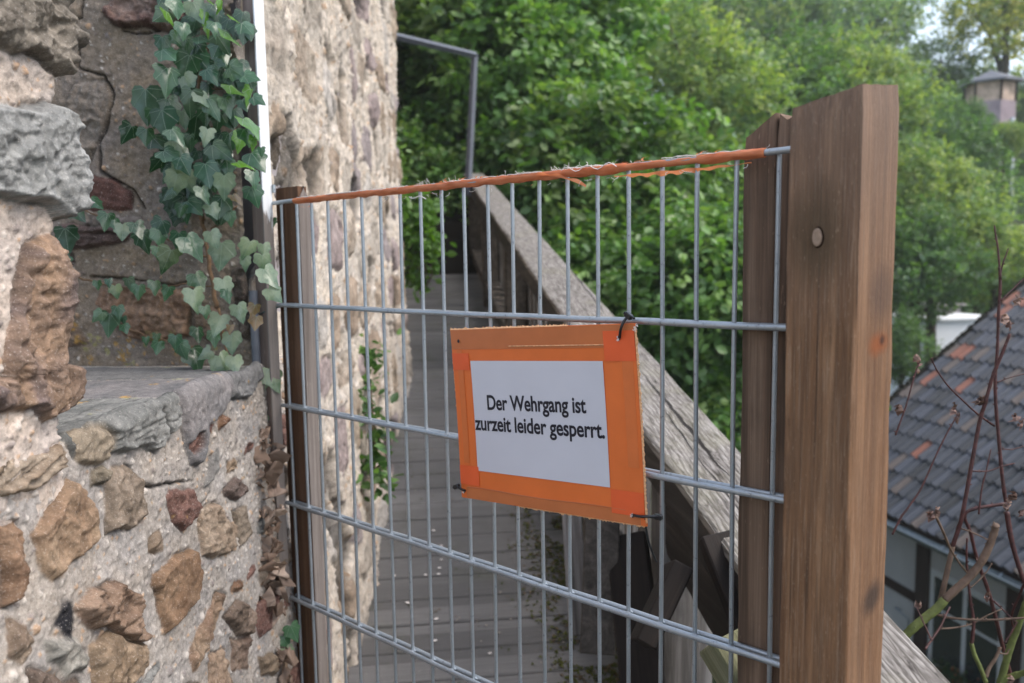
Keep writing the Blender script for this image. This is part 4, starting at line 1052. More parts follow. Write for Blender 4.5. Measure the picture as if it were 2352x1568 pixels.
loose('timber_brace', 'dark square timber block leaning below the handrail', 'timber', PX(1560, 1300, 1.55), PX(1475, 1480, 1.5), .09, .04, 'shaded_wood', roll=.75)
loose('timber_brace', 'peeling white upright board at the outer edge of the deck', 'timber', PX(1312, 1160, 2.15), PX(1330, 1460, 2.05), .05, .03, 'picket', roll=.2)
loose('timber_brace', 'slim grey brown board standing right of the peeling white board', 'timber', PX(1385, 1150, 2.0), PX(1372, 1500, 1.95), .085, .03, 'rail_dark', roll=-.2)
loose('timber_brace', 'broad dark plank slanting down to the lower edge behind the mesh', 'timber', PX(1640, 1230, 1.5), PX(1850, 1750, 1.3), .06, .03, 'shaded_wood', roll=.2)

# ------------------------------------------------------------------ gallows-shaped grey frame at the end of the walk
fr = empty('steel_arch', 'grey square steel arch with a bent arm above the end of the walkway', 'frame', tuple(PX(1078, 400, 6.95)))
o3 = np.asarray(fr.location)
mb = MB(); mb.tube([PX(1090, 124, 6.95)-o3, PX(1074, 450, 6.95)-o3], .030, 4); mb.build('upright', M['pipe'], fr)
mb = MB(); mb.tube([PX(1093, 127, 6.95)-o3, PX(880, 76, 6.3)-o3], .030, 4); mb.build('arm', M['pipe'], fr)

# ------------------------------------------------------------------ house below
def house():
    g = ray(791, 598); g[2] = 0; g /= np.linalg.norm(g); nh = np.array([g[1], -g[0], 0.0]); SCL = 11.5
    c = C+ray(1859, 1096)*SCL
    root = empty('tiled_house', 'white timbered house with dark tiled roof below the walkway at the right', 'house', (c[0], c[1], ground_z(c[0], c[1])))
    o_ = np.array(root.location)
    pit = math.atan2(1.25, 1.64); up = nh*math.cos(pit)+np.array([0, 0, math.sin(pit)]); nn = np.cross(up, -g); nn = nn/np.linalg.norm(nn)
    if nn[2] < 0: nn = -nn
    # pantile surface: columns along the slope, overlapping courses
    Lg, Ls = 7.5, 5.2; cw, ch = .135, .30
    du = cw/9; ng = int(Lg/du); courses = int(Ls/ch)
    V = []; F = []; cs = []; rnd = random.Random(3)
    prof = [.0, .032, .050, .052, .040, .018, .0, -.006, -.004, .0]
    hues = {}
    for r in range(courses):
        for e in (0, 1):
            row = []
            for i in range(ng+1):
                gg = -i*du; k = i % 9; col = i//9
                key = (r, col)
                if key not in hues:
                    q = rnd.random()
                    hues[key] = (.24, .075, .04) if q > .972 else ((.10, .075, .065) if q > .91 else tuple(np.array((.026, .031, .045))*rnd.uniform(.35, 1.9)))
                lift = .028 if e == 0 else 0.0
                jit = .016*_h(np.int64(r), np.int64(col), 1, 5)
                p = c+g*(gg)+up*(ch*(r+e)-(.03 if e == 0 else 0))+nn*(prof[k]+lift+jit)
                V.append(p-o_); cs.append(hues[key])
        b0 = r*2*(ng+1)
        for i in range(ng): F.append((b0+i, b0+i+1, b0+ng+1+i+1, b0+ng+1+i))
        if r:
            b1 = b0-(ng+1)
            for i in range(ng): F.append((b1+i, b1+i+1, b0+i+1, b0+i))
    ro = mesh('roof', V, F, M['tiles'], root, cols=cs)
    mb = MB()  # back slope and under-boards
    def B(a, s, h): return c+g*a+nh*s+np.array([0, 0, h])-o_
    hr_ = Ls*math.sin(pit); wr = Ls*math.cos(pit)
    mb.add([B(.0, wr, hr_), B(-Lg, wr, hr_), B(-Lg, 2*wr, 0), B(.0, 2*wr, 0)], [(0, 1, 2, 3)])
    mb.add([B(.0, .02, -.05), B(-Lg, .02, -.05), B(-Lg, wr, hr_-.06), B(.0, wr, hr_-.06)], [(0, 1, 2, 3)])
    mb.build('roof_back', M['slate'], root)
    # mossy verge
    mb = MB(); 
    for k in range(160):
        t = k/160*Ls; p = c+up*t+nn*.05-o_; r_ = rnd.uniform(.03, .085)
        mb.tube([p+g*.05-up*r_, p+nn*.03, p+g*.03+up*r_], [r_*.3, r_*.7, r_*.25], 6)
    mb.build('mossy_verge', simple('verge_moss', (.028, .024, .018), .95, .1, var=.5, sc=18, bump=.02), root)
    # gutter: half pipe + bead
    mb = MB()
    for (off, rr, zz) in ((-.11, .065, -.05),):
        V = []; n = 9
        for a in (0.15, -Lg):
            for k in range(n): th = math.pi+math.pi*k/(n-1); V.append(B(a, off+rr*math.cos(th), zz+rr*math.sin(th)))
            for k in range(n): th = 2*math.pi-math.pi*k/(n-1); V.append(B(a, off+(rr-.006)*math.cos(th), zz+(rr-.006)*math.sin(th)))
        m_ = 2*n; mb.add(V, [(k, (k+1) % m_, m_+(k+1) % m_, m_+k) for k in range(m_)])
    mb.tube([B(.15, -.175, -.048), B(-Lg, -.175, -.048)], .013, 8)
    for k in range(9):
        a = -.3-k*.8; mb.tube([B(a, -.18, -.045), B(a, -.11, -.122), B(a, -.035, -.045)], .010, 5)
    auto(mb.build('gutter', M['zinc'], root), 50)
    # walls
    wf = .38; H0 = -3.2
    mb = MB()
    q = [(-.3, wf), (-Lg, wf), (-Lg, 2*wr-wf), (-.3, 2*wr-wf)]
    V = [B(a, s, H0) for a, s in q]+[B(a, s, .18) for a, s in q]+[B(-.3, wr, hr_-.15), B(-Lg, wr, hr_-.15)]
    mb.add(V, [(0,1,5,4), (2,3,7,6), (0,4,8,7,3), (1,2,6,9,5), (3,2,1,0)])
    mb.build('wall', M['plaster'], root)
    mb = MB()
    mb.add([B(.0, .0, -.03), B(-Lg, .0, -.03), B(-Lg, wf+.05, .05), B(0, wf+.05, .05), B(.0, .0, -.12), B(-Lg, .0, -.12), B(-Lg, wf+.05, -.10), B(0, wf+.05, -.10)], [(0,1,2,3), (7,6,5,4), (0,4,5,1), (1,5,6,2), (3,7,4,0)])
    mb.build('eaves', M['timber'], root)
    def wl(px, py):   # pixel on wall plane -> (along, height)
        p = PL(px, py, c+nh*wf, nh); return ((p-c)@g, p[2]-c[2])
    def panelbox(name, m, a0, a1, z0, z1, out=.03, parent=root, th=.06):
        mb = MB(); V = []
        for s in (wf-out, wf-out+th):
            V += [B(a0, s, z0), B(a1, s, z0), B(a1, s, z1), B(a0, s, z1)]
        mb.add(V, [(0,1,2,3), (7,6,5,4), (0,4,5,1), (1,5,6,2), (2,6,7,3), (3,7,4,0)]); return mb.build(name, M[m], parent)
    # window: left jamb line px 2135..., right 2330
    aL, zT = wl(2140, 1300); aR, _ = wl(2312, 1390); zB = wl(2140, 1530)[1]
    zT -= .02
    def timber(a0, a1, z0, z1, out=.03): panelbox('timber_beam', 'timber', a0, a1, z0, z1, out)
    aw = abs(aR-aL)
    timber(aL+.24, aL+.02, H0, -.10); timber(aR-.02, aR-.22, H0, -.10)
    timber(.0-.3, aL+.245, wl(2080, 1360)[1]-.05, wl(2080, 1360)[1]+.07, .028)
    timber(aR-.225, -Lg, zB+.25, zB+.37, .028); timber(-.3, -Lg, -.30, -.12, .034)
    for k in range(5):
        a = aR-.8-k*1.1; timber(a, a-.16, H0, -.3, .031)
    win = panelbox('window', 'white', aL, aR, zB, zT, .012, root, .03)
    am = (aL+aR)/2
    for (a0, a1) in ((aL-.075, am+.035), (am-.035, aR+.075)):
        for (z0, z1) in ((zT-.07, (zT+zB)/2+.02+.15), ((zT+zB)/2-.02+.15, zB+.08)):
            panelbox('pane', 'glass', a0, a1, z1, z0, .016, win, .01)
    # curtain-like stand-off hook left of the window
    mb = MB(); a, z = wl(2075, 1400); 
    mb.tube([B(a, wf-.03, z), B(a, wf-.12, z+.04), B(a-.25, wf-.12, z), B(a-.27, wf-.12, z-.5)], .012, 6); mb.build('bracket', M['zinc'], root)
    # flower trough under the window
    fb = empty('flower_trough', 'dark flower trough with small red flowers under the house window', 'flower box', tuple(C+ray(2215, 1548)*7.6))
    a1_, z1_ = wl(2175, 1545)
    pc = B(a1_-.25, wf-.16, z1_)+o_; fb.location = tuple(pc)
    mb = MB()
    def T(v): p = g*v[0]+nh*v[1]+np.array([0, 0, v[2]]); return tuple(p)
    mb.box((-.35, -.09, -.10), (.35, .09, .06), .01, T=T); mb.build('trough', M['pot'], fb)
    V = []; cs2 = []; F = []
    for k in range(900):
        x, y, z = rnd.gauss(0, .16), rnd.gauss(0, .05), .07+abs(rnd.gauss(0, .06)); r_ = rnd.uniform(.012, .03); b = len(V)
        u_ = np.array([rnd.gauss(0, 1) for _ in range(3)]); u_ /= np.linalg.norm(u_); v_ = np.cross(u_, [.3, .5, .8]); v_ /= np.linalg.norm(v_)
        p = np.array(T((x, y, z)))
        V += [p-u_*r_, p+v_*r_*.6, p+u_*r_, p-v_*r_*.6]; F.append((b, b+1, b+2, b+3))
        cs2 += [random.choice([(.03, .07, .025), (.05, .09, .03)]) if rnd.random() > .16 else (.35, .10, .06)]*4
    mesh('plants', V, F, M['leaf'], fb, cols=cs2)
house()

# ------------------------------------------------------------------ trees
def leafset(n, centers, radii, size, cols, seed, flat=.4, shell=.35, sprig=10):
    """n leaves in sprigs spread through a set of uneven lobes"""
    rg = np.random.RandomState(seed); m = n//sprig
    pr = radii[:, 0]*radii[:, 1]; pr = pr/pr.sum()
    li = rg.choice(len(centers), m, p=pr)
    d = rg.normal(size=(m, 3)); d /= np.linalg.norm(d, axis=1)[:, None]
    r = rg.uniform(shell, 1, m)**.6*(1+.20*fbm(d[:, 0]*2.3+li*3.1, d[:, 1]*2.3, d[:, 2]*2.3, 3, seed))
    P = centers[li]+d*radii[li]*r[:, None]
    keep = fbm(P[:, 0]*1.7/radii.mean(), P[:, 1]*1.7/radii.mean(), P[:, 2]*1.7/radii.mean(), 3, seed+4) > -.13
    P = P[keep]; d = d[keep]; m = len(P)
    dirs = d*.55+rg.normal(size=(m, 3))*.5+np.array([0, 0, .12]); dirs /= np.linalg.norm(dirs, axis=1)[:, None]
    k = np.repeat(np.arange(m), sprig); q = np.tile(np.arange(sprig), m)
    L = size*2.6
    base = P[k]+dirs[k]*(q/sprig-.3)[:, None]*L+rg.normal(size=(m*sprig, 3))*size*.38
    side = np.where(q % 2 == 0, 1, -1)[:, None]
    crossd = np.cross(dirs[k], rg.normal(size=(m, 3))[k]*.4+np.array([0, 0, 1.0])); crossd /= np.linalg.norm(crossd, axis=1)[:, None]+1e-9
    ax = crossd*side*.8+dirs[k]*.55+rg.normal(size=(m*sprig, 3))*.28+np.array([0, 0, -.22]); ax /= np.linalg.norm(ax, axis=1)[:, None]
    nrm = np.array([0, 0, 1.0])*flat+rg.normal(size=(m*sprig, 3))*.42+d[k]*.4; sd = np.cross(nrm, ax); sd /= np.linalg.norm(sd, axis=1)[:, None]+1e-9
    up = np.cross(ax, sd); s = size*rg.uniform(.6, 1.25, m*sprig)[:, None]; wdt = .33
    vs = [base, base+ax*s*.32+sd*s*wdt*.9+up*s*.08, base+ax*s*.68+sd*s*wdt*.75+up*s*.06, base+ax*s-up*s*.07, base+ax*s*.68-sd*s*wdt*.75+up*s*.06, base+ax*s*.32-sd*s*wdt*.9+up*s*.08]
    V = np.stack(vs, 1).reshape(-1, 3); nL = m*sprig; b = np.arange(nL)*6
    F = np.concatenate([np.stack([b, b+1, b+2, b+3], 1), np.stack([b, b+3, b+4, b+5], 1)])
    cc = np.array(cols); ci = rg.randint(0, len(cc), m)
    bright = (1+.30*fbm(P[:, 0]*1.1, P[:, 1]*1.1, P[:, 2]*1.1, 2, seed+8)+rg.uniform(-.12, .12, m))[:, None]
    col = (cc[ci]*bright)[k]*rg.uniform(.78, 1.22, nL)[:, None]
    return V, F, np.repeat(np.clip(col, .005, .8), 6, 0)
G1 = [(.092, .185, .055), (.13, .245, .07), (.075, .155, .05), (.19, .30, .095)]
G2 = [(.17, .245, .085), (.22, .29, .095), (.14, .22, .09), (.30, .35, .11)]
G3 = [(.10, .17, .085), (.13, .20, .10), (.11, .18, .11)]  # far greens muted, distance haze put into the colour
GY = [(.42, .42, .08), (.55, .50, .10), (.30, .34, .08), (.2, .28, .07)]  # sunlight on the yellow tree is put into these leaf colours
TM = {}
def tree_mesh(kind, n, size, cols, seed, lobes=9, mat='leaf'):
    rg = np.random.RandomState(seed)
    d = rg.normal(size=(lobes, 3)); d /= np.linalg.norm(d, axis=1)[:, None]
    cen = d*np.array([.58, .58, .55])*rg.uniform(.5, 1, (lobes, 1)); rad = rg.uniform(.36, .58, (lobes, 1))*np.array([[1, 1, .8]])
    cen = np.vstack([cen, [[0, 0, 0]]]); rad = np.vstack([rad, [[.62, .62, .6]]])
    V, F, c = leafset(n, cen, rad, size, cols, seed)
    o = mesh('crown', V, F, M[mat], None, cols=c)
    mb = MB(); mb.tube([(0, 0, -2.1), (.03, .02, -1.4), (-.02, .03, -.7), (.02, 0, 0), (0, 0, .45)], [.075, .06, .05, .032, .012], 8)
    for k in range(9):
        dd = cen[k % len(cen)]; z0 = -.9+.14*k; mb.tube([(0, 0, z0), dd*.5+np.array([0, 0, z0*.4]), dd*1.1], [.026, .014, .004], 6)
    t = mb.build('trunk', M['bark'], None, smooth=True)
    me, te = o.data, t.data; bpy.data.objects.remove(o); bpy.data.objects.remove(t)
    TM[kind] = (me, te)
tree_mesh('near_a', 27000, .080, G1, 21, 15); tree_mesh('near_b', 27000, .080, G1+G2[:1], 22, 16)
tree_mesh('mid_a', 24000, .050, G2, 23, 11, 'leaf_far'); tree_mesh('mid_b', 24000, .050, G1+G3, 24, 12, 'leaf_far')
tree_mesh('far_a', 16000, .048, G3+G2[:1], 25, 12, 'leaf_far'); tree_mesh('far_b', 16000, .05, G2+G3, 26, 12, 'leaf_far'); tree_mesh('yellow', 15000, .055, GY, 27, 14, 'leaf_far')
def tree(kind, px, py, t, rpx, label, group, name='tree', sz=1.0, cat='tree'):
    r = rpx/FPX*t; c = PX(px, py, t); gz = min(ground_z(c[0], c[1]), c[2]-r)
    me, te = TM[kind]; o = empty(name, label, cat, (c[0], c[1], c[2]-2.05*r), random.uniform(0, 6.28), group)
    for nm, d in (('crown', me), ('trunk', te)):
        ch = bpy.data.objects.new(nm, d); COL.objects.link(ch); ch.parent = o; ch.location = (0, 0, 2.05*r); ch.scale = (r, r, r*sz)
    return o
TN = 'broadleaf trees just beyond the walkway'; TMi = 'trees on the slope across the valley'; TF = 'trees along the top of the hill'
L_ = [
 ('near_a', 1120, 230, 9.5, 290, 'dense bright green broadleaf tree behind the steel frame', TN),
 ('near_b', 1350, 420, 8.8, 300, 'dense green broadleaf tree above the middle of the wire panel', TN),
 ('near_a', 1560, 720, 7.6, 310, 'dark green broadleaf tree low behind the right half of the wire panel', TN),
 ('near_b', 1010, 20, 9.8, 280, 'light green tree top at the upper edge right of the tall wall', TN),
 ('near_a', 1290, 80, 10.5, 270, 'green tree at the upper edge above the steel frame arm', TN),
 ('near_b', 980, 420, 8.9, 190, 'dark green tree crowding the end of the walkway', TN),
 ('near_a', 1300, 700, 8.4, 280, 'shaded green tree directly beyond the far stretch of handrail', TN),
 ('near_b', 1500, 1050, 7.6, 270, 'dark foliage tree low beneath the handrail', TN),
 ('near_b', 1640, 480, 10.5, 230, 'green tree beside the top of the right rear post', TN),
 ('near_a', 1750, 950, 9.0, 240, 'dark green tree hidden behind the right posts', TN),
 ('mid_a', 1600, 190, 15, 260, 'hazy light green tree above the right rear post', TMi),
 ('mid_b', 1830, 260, 17, 240, 'soft green tree behind the top of the thick post', TMi),
 ('mid_a', 1990, 230, 18, 200, 'yellowish green tree just right above the thick post', TMi),
 ('mid_a', 2150, 470, 16, 190, 'pale yellow green tree right of the thick post', TMi),
 ('mid_b', 2235, 415, 19, 175, 'green tree below the small pavilion', TMi),
 ('mid_b', 2226, 275, 20, 58, 'small green tree screening the left side of the pavilion', TMi),
 ('mid_a', 2305, 325, 19, 62, 'small pale green tree hiding the foot of the pavilion', TMi),
 ('mid_b', 940, 240, 14, 230, 'deep green tree showing between the tall wall and the steel arch', TMi),
 ('mid_b', 2110, 600, 14.5, 160, 'green tree with yellow tassels beside the thick post', TMi),
 ('mid_a', 2290, 600, 15, 150, 'bright green tree above the house roof', TMi),
 ('mid_b', 2075, 790, 13.5, 100, 'round dark green bush between the thick post and the white wall', TMi),
 ('mid_b', 2120, 320, 22, 150, 'dark green tree left of the small pavilion', TMi),
 ('mid_b', 1700, 700, 14, 260, 'deep green tree behind the right posts', TMi),
 ('mid_b', 1950, 560, 15, 240, 'deep green tree hidden behind the thick post', TMi),
 ('mid_b', 2240, 690, 19, 120, 'dark green tree behind the grey stone block', TMi),
 ('far_a', 1450, 40, 27, 240, 'grey green tree at the top of the hill above the panel', TF),
 ('far_b', 1640, 60, 30, 240, 'soft green tree on the hill top left of centre right', TF),
 ('far_a', 1830, 80, 32, 230, 'dull green tree on the hill top above the thick post', TF),
 ('far_b', 2015, 85, 33, 190, 'grey green tree on the hill top left of the sky gap', TF),
 ('far_a', 2160, 210, 30, 165, 'grey green tree below the patch of sky', TF),
 ('far_b', 2290, 330, 31, 160, 'dark tree behind the small pavilion', TF),
 ('far_a', 2370, 250, 30, 120, 'dark tree at the right edge beside the pavilion', TF),
 ('yellow', 2310, 30, 28, 165, 'thin sunlit yellow tree at the top right corner', TF),
 ('far_b', 1250, -60, 24, 260, 'pale green tree at the upper edge over the steel frame', TF),
 ('far_a', 1700, 400, 30, 330, 'grey green tree far up the slope behind the posts', TF),
 ('far_a', 2050, 420, 34, 260, 'dark grey green tree far behind the pavilion trees', TF),
 ('far_a', 2420, 430, 30, 140, 'dark tree at the right edge below the pavilion', TF),
]
for kind, px, py, t, rp, lab, grp in L_: tree(kind, px, py, t, rp, lab, grp)
# small shrub at the walk's inner edge and foliage hugging the tall wall
def bush(name, label, cat, pts, n, size, cols, seed, mat='leaf', group=None):
    cen = np.array([p[0] for p in pts]); rad = np.array([[p[1]]*3 for p in pts]); base = cen.mean(0); base[2] = cen[:, 2].min()-rad.max()
    V, F, c = leafset(n, cen-base, rad, size, cols, seed, flat=.3, shell=.1, sprig=6)
    o = empty(name, label, cat, tuple(base), 0, group)
    mesh('leaves', V, F, M[mat], o, cols=c)
    mb = MB()
    for k, (p, r) in enumerate(pts): mb.tube([(0, 0, 0), (p-base)*.5+np.array([.01*k, 0, 0]), p-base], [.008, .006, .003], 5)
    mb.build('stems', M['twig_brown'], o); return o
bush('shrub', 'light green shrub leaning over the walkway at the end of the tall wall', 'shrub', [(PX(965, 480, 5.6), .12), (PX(950, 560, 5.5), .14), (PX(975, 540, 5.5), .13), (PX(955, 630, 5.5), .11), (PX(990, 590, 5.4), .08), (PX(945, 500, 5.6), .12)], 1100, .062, [(.10, .20, .035), (.075, .16, .03), (.13, .24, .05)], 61)
bush('wall_plant', 'leafy plant growing from the foot of the tall wall', 'plant', [(PX(842, 800, 3.0), .035), (PX(850, 870, 3.0), .045), (PX(846, 960, 2.9), .045), (PX(855, 1040, 2.85), .05), (PX(838, 920, 2.95), .04), (PX(858, 1085, 2.8), .035)], 330, .045, [(.08, .16, .04), (.06, .13, .045), (.12, .22, .06)], 62)
bush('wall_plant', 'small leafy tuft on the upper edge of the tall wall', 'plant', [(PX(912, 400, 4.9), .07), (PX(908, 340, 4.9), .05), (PX(915, 380, 4.9), .05)], 260, .035, [(.14, .24, .05), (.10, .19, .04)], 63)

# ------------------------------------------------------------------ pavilion, pole, white building, block
def pavilion():
    c = PX(2272, 260, 24); s = 24/FPX; root = empty('pavilion', 'small pavilion with grey hipped roof among the trees at the upper right', 'pavilion', tuple(c))
    R0 = 68*s; n = 6; ez = 68*s; tz = 97*s
    mb = MB(); V = [(R0*math.cos(2*math.pi*(k+.3)/n), R0*math.sin(2*math.pi*(k+.3)/n), ez) for k in range(n)]+[(0, 0, tz)]+[(v[0], v[1], ez-.05) for v in [(R0*math.cos(2*math.pi*(k+.3)/n), R0*math.sin(2*math.pi*(k+.3)/n)) for k in range(n)]]
    mb.add(V, [(k, (k+1) % n, n) for k in range(n)]+[(k, n+1+k, n+1+(k+1) % n, (k+1) % n) for k in range(n)]+[tuple(n+1+k for k in range(n-1, -1, -1))]); mb.build('roof', M['slate'], root)
    R1 = 50*s; mb = MB(); V = [(R1*math.cos(2*math.pi*(k+.3)/n), R1*math.sin(2*math.pi*(k+.3)/n), z) for z in (22*s, ez-.04) for k in range(n)]
    mb.add(V, [(k, (k+1) % n, n+(k+1) % n, n+k) for k in range(n)]); mb.build('wall', M['pav'], root)
    mb = MB(); V = [(R1*1.04*math.cos(2*math.pi*(k+.3)/n), R1*1.04*math.sin(2*math.pi*(k+.3)/n), z) for z in (-30*s, 22*s) for k in range(n)]
    mb.add(V, [(k, (k+1) % n, n+(k+1) % n, n+k) for k in range(n)]+[tuple(n+k for k in range(n))]); mb.build('base', M['pavbase'], root)
    mb = MB()
    for k in range(n):
        mb = MB(); a = 2*math.pi*(k+.3)/n; mb.tube([(R1*1.02*math.cos(a), R1*1.02*math.sin(a), 22*s), (R1*1.02*math.cos(a), R1*1.02*math.sin(a), ez)], .04, 4); mb.build('corner_post', M['timber'], root)
M['pav'] = simple('pavilion_boards', (.48, .36, .28), .85, .2, var=.45, sc=3)
M['pavbase'] = simple('pavilion_base', (.30, .24, .26), .9, .2, var=.2, sc=4)
pavilion()
mb = MB(); a, b = PX(2326, 270, 20), PX(2322, 470, 20); mb.tube([a, b], .05, 8); tag(mb.build('pole', M['white']), 'white pole standing below the pavilion at the right edge', 'pole')
def blockhouse(name, label, cat, px0, px1, py0, py1, t, m, depth):
    a, b = PX(px0, py1, t), PX(px1, py1, t*1.02); h = (py1-py0)/FPX*t; u_ = b-a; u_[2] = 0; L = np.linalg.norm(u_); u_ /= L; v_ = np.array([-u_[1], u_[0], 0])
    root = empty(name, label, cat, tuple(a)); mb = MB()
    mb.box((0, 0, -2), (L, depth, h), .02, T=lambda v: tuple(u_*v[0]+v_*v[1]+np.array([0, 0, v[2]]))); mb.build('wall', M[m], root)
    mb = MB(); mb.box((-.08, -.08, h+.003), (L+.08, depth+.08, h+.06), .01, T=lambda v: tuple(u_*v[0]+v_*v[1]+np.array([0, 0, v[2]]))); mb.build('coping', M[m], root)
blockhouse('white_building', 'low bright white building between the bush and the tiled roof', 'building', 2130, 2290, 738, 830, 17.0, 'white_wall', 3.0)
blockhouse('stone_block', 'grey stone block standing behind the white building', 'stone block', 2128, 2208, 706, 740, 18.2, 'rock', 1.5)

# ------------------------------------------------------------------ ivy
LH = [(0, .02), (.14, -.10), (.33, -.11), (.44, .02), (.43, .17), (.50, .32), (.46, .42), (.33, .50), (.25, .62), (.13, .83), (0, 1.0)]
OUT = LH+[(-x, y) for x, y in LH[-2:0:-1]]
def ivyleaf(buf, c, ax, nrm, size, col, pale, rg, lob=1.0, curl=.12):
    ax = ax/np.linalg.norm(ax); sd = np.cross(nrm, ax); sd /= np.linalg.norm(sd)+1e-9; up = np.cross(ax, sd)
    V, F, Cc, U = buf; b = len(V); cy = .38; fold = rg.uniform(.05, .40); bend = rg.uniform(-.25, .30); tw = rg.uniform(-.25, .25)
    def P(x, y):
        x *= lob if y > .15 else 1
        z = -abs(x)**1.3*fold-bend*(y-.3)**2+tw*x*y+curl*.2*math.sin(x*9+y*5)
        return c+sd*x*size+ax*(y-.3)*size+up*z*size
    n = len(OUT)
    V.append(P(0, cy)); U.append((0, cy)); rings = (.5, 1.0)
    for r in rings:
        for (x, y) in OUT: V.append(P(x*r, cy+(y-cy)*r)); U.append((x*r, cy+(y-cy)*r))
    for i in range(n):
        F.append((b, b+1+i, b+1+(i+1) % n)); F.append((b+1+i, b+1+n+i, b+1+n+(i+1) % n, b+1+(i+1) % n))
    Cc += [(*col, pale)]*(1+2*n)
def ivy():
    rg = random.Random(5); buf = ([], [], [], []); stems = MB()
    G = [(.050, .120, .066), (.038, .092, .050), (.065, .140, .082), (.04, .10, .062)]; LG = [(.11, .24, .030), (.09, .20, .035)]  # G lowered for the recess shadow; LG has light on lit leaves painted in
    # (crop x, crop y, size in crop px, tip direction: 0 down, + right, tone) on the recess wall
    c1 = [(1190,40,120,10,'g'),(1330,60,130,20,'v'),(1110,90,110,-40,'g'),(1160,130,150,30,'l'),(1240,190,100,20,'g'),(1440,20,90,40,'l'),(1490,30,90,0,'l'),(1390,110,80,0,'l'),
      (1590,130,90,60,'l'),(1665,180,110,55,'g'),(1560,250,140,40,'l'),(1170,250,90,40,'g'),(1100,290,110,0,'g'),(1130,360,130,50,'g'),(1380,260,130,60,'g'),(1410,210,100,10,'l'),(1460,180,100,10,'g'),(1500,280,130,20,'g'),
      (1470,330,100,-30,'g'),(1500,370,110,20,'g'),(1270,430,160,-30,'g'),(1360,400,130,30,'d'),(1135,520,180,0,'g'),(1270,540,120,40,'v'),(1420,500,120,30,'g'),(1480,430,80,60,'g'),(1590,480,150,50,'g'),(1690,520,110,60,'g'),
      (1600,610,160,50,'l'),(1690,640,120,0,'l'),(1740,670,90,50,'g'),(990,680,200,10,'g'),(1040,780,110,0,'g'),(1290,670,160,-10,'g'),(1370,660,110,30,'v'),(1430,710,150,20,'g'),(1535,710,120,20,'g'),(1160,720,150,30,'g'),
      (1110,810,170,0,'g'),(1240,790,110,20,'v'),(1330,830,150,-20,'d'),(870,890,120,-20,'d'),(990,910,100,10,'g'),(1060,960,120,60,'d'),(1190,910,130,40,'g'),(1210,990,140,30,'v'),(1150,1050,150,50,'g'),(1400,910,110,0,'v'),(1480,1010,160,50,'g'),
      (1690,840,170,40,'l'),(1650,700,90,40,'g'),(1670,910,110,20,'g'),(1630,950,120,0,'l'),(1720,960,90,0,'l'),(1730,1070,150,50,'g'),(1650,1110,130,60,'l'),(1720,1200,120,10,'g'),(1770,1020,60,0,'g'),
      (1210,1150,110,-60,'v'),(1190,1230,150,-20,'v'),(1270,1220,130,30,'v'),(1240,1100,120,30,'g'),(1400,1160,150,10,'g'),(1440,1220,110,0,'g'),(1520,1240,150,10,'v'),(1480,1110,110,30,'d'),(1380,1310,120,20,'g'),(1500,1380,130,0,'g'),
      (1300,1390,130,40,'g'),(1260,1450,90,0,'g'),(1440,1420,110,40,'v'),(1600,1340,90,40,'b'),(1720,1310,130,10,'g'),(1560,1470,90,0,'g'),(1150,1310,90,-50,'g'),(640,1370,100,60,'g'),(510,1430,110,40,'g'),
      (1070,1100,110,-30,'d'),(1150,1180,100,-30,'d'),(1560,940,110,0,'d'),(1330,340,120,0,'d'),(1260,300,110,0,'d'),(1540,1120,110,0,'d'),(1290,950,100,0,'d'),(1480,800,120,0,'d'),(1390,780,110,0,'d')]
    c2 = [(720,90,110,10,'g'),(780,120,80,20,'g'),(830,160,100,10,'v'),(930,150,110,20,'g'),(1080,140,130,-20,'g'),(1080,200,110,20,'g'),(970,230,130,20,'d'),(1300,260,170,30,'g'),(1210,220,110,0,'g'),(1140,350,160,-20,'w'),(1070,310,90,0,'g'),
      (1500,310,170,0,'v'),(1440,210,110,30,'v'),(1680,280,130,-20,'v'),(1660,380,90,10,'v'),(1790,290,90,0,'v'),(1780,370,110,0,'v'),(1820,470,150,20,'v'),(1850,590,120,40,'v'),(1340,500,120,30,'g'),(1230,20,80,0,'g'),
      (660,530,55,10,'g'),(735,515,55,10,'g'),(785,570,80,0,'v'),(875,520,80,10,'g'),(940,570,90,0,'g'),(1050,540,90,10,'g'),(1135,580,90,-10,'g'),(1320,620,150,20,'v'),(1520,540,130,10,'v'),(1540,600,90,20,'g'),(1620,710,120,20,'v'),(1720,700,90,0,'b'),(1735,780,90,0,'b'),
      (670,740,80,-30,'g'),(740,780,140,0,'g'),(800,710,80,20,'g'),(835,770,50,0,'g'),(845,825,60,10,'g'),(1390,710,80,20,'g'),(1480,790,140,-10,'v'),(1570,910,130,10,'v'),(1340,860,100,20,'d'),(1450,890,100,0,'g'),(1060,890,60,0,'g'),(990,910,55,0,'g'),(1070,950,80,0,'g'),
      (1190,910,90,0,'g'),(1230,970,110,20,'g'),(1320,1020,170,20,'d'),(1400,1000,100,-60,'v'),(1510,1060,150,30,'w'),(1590,1060,110,0,'v'),(450,210,150,0,'d'),(440,380,90,-20,'g'),(430,440,80,10,'g'),(1560,830,60,0,'b')]
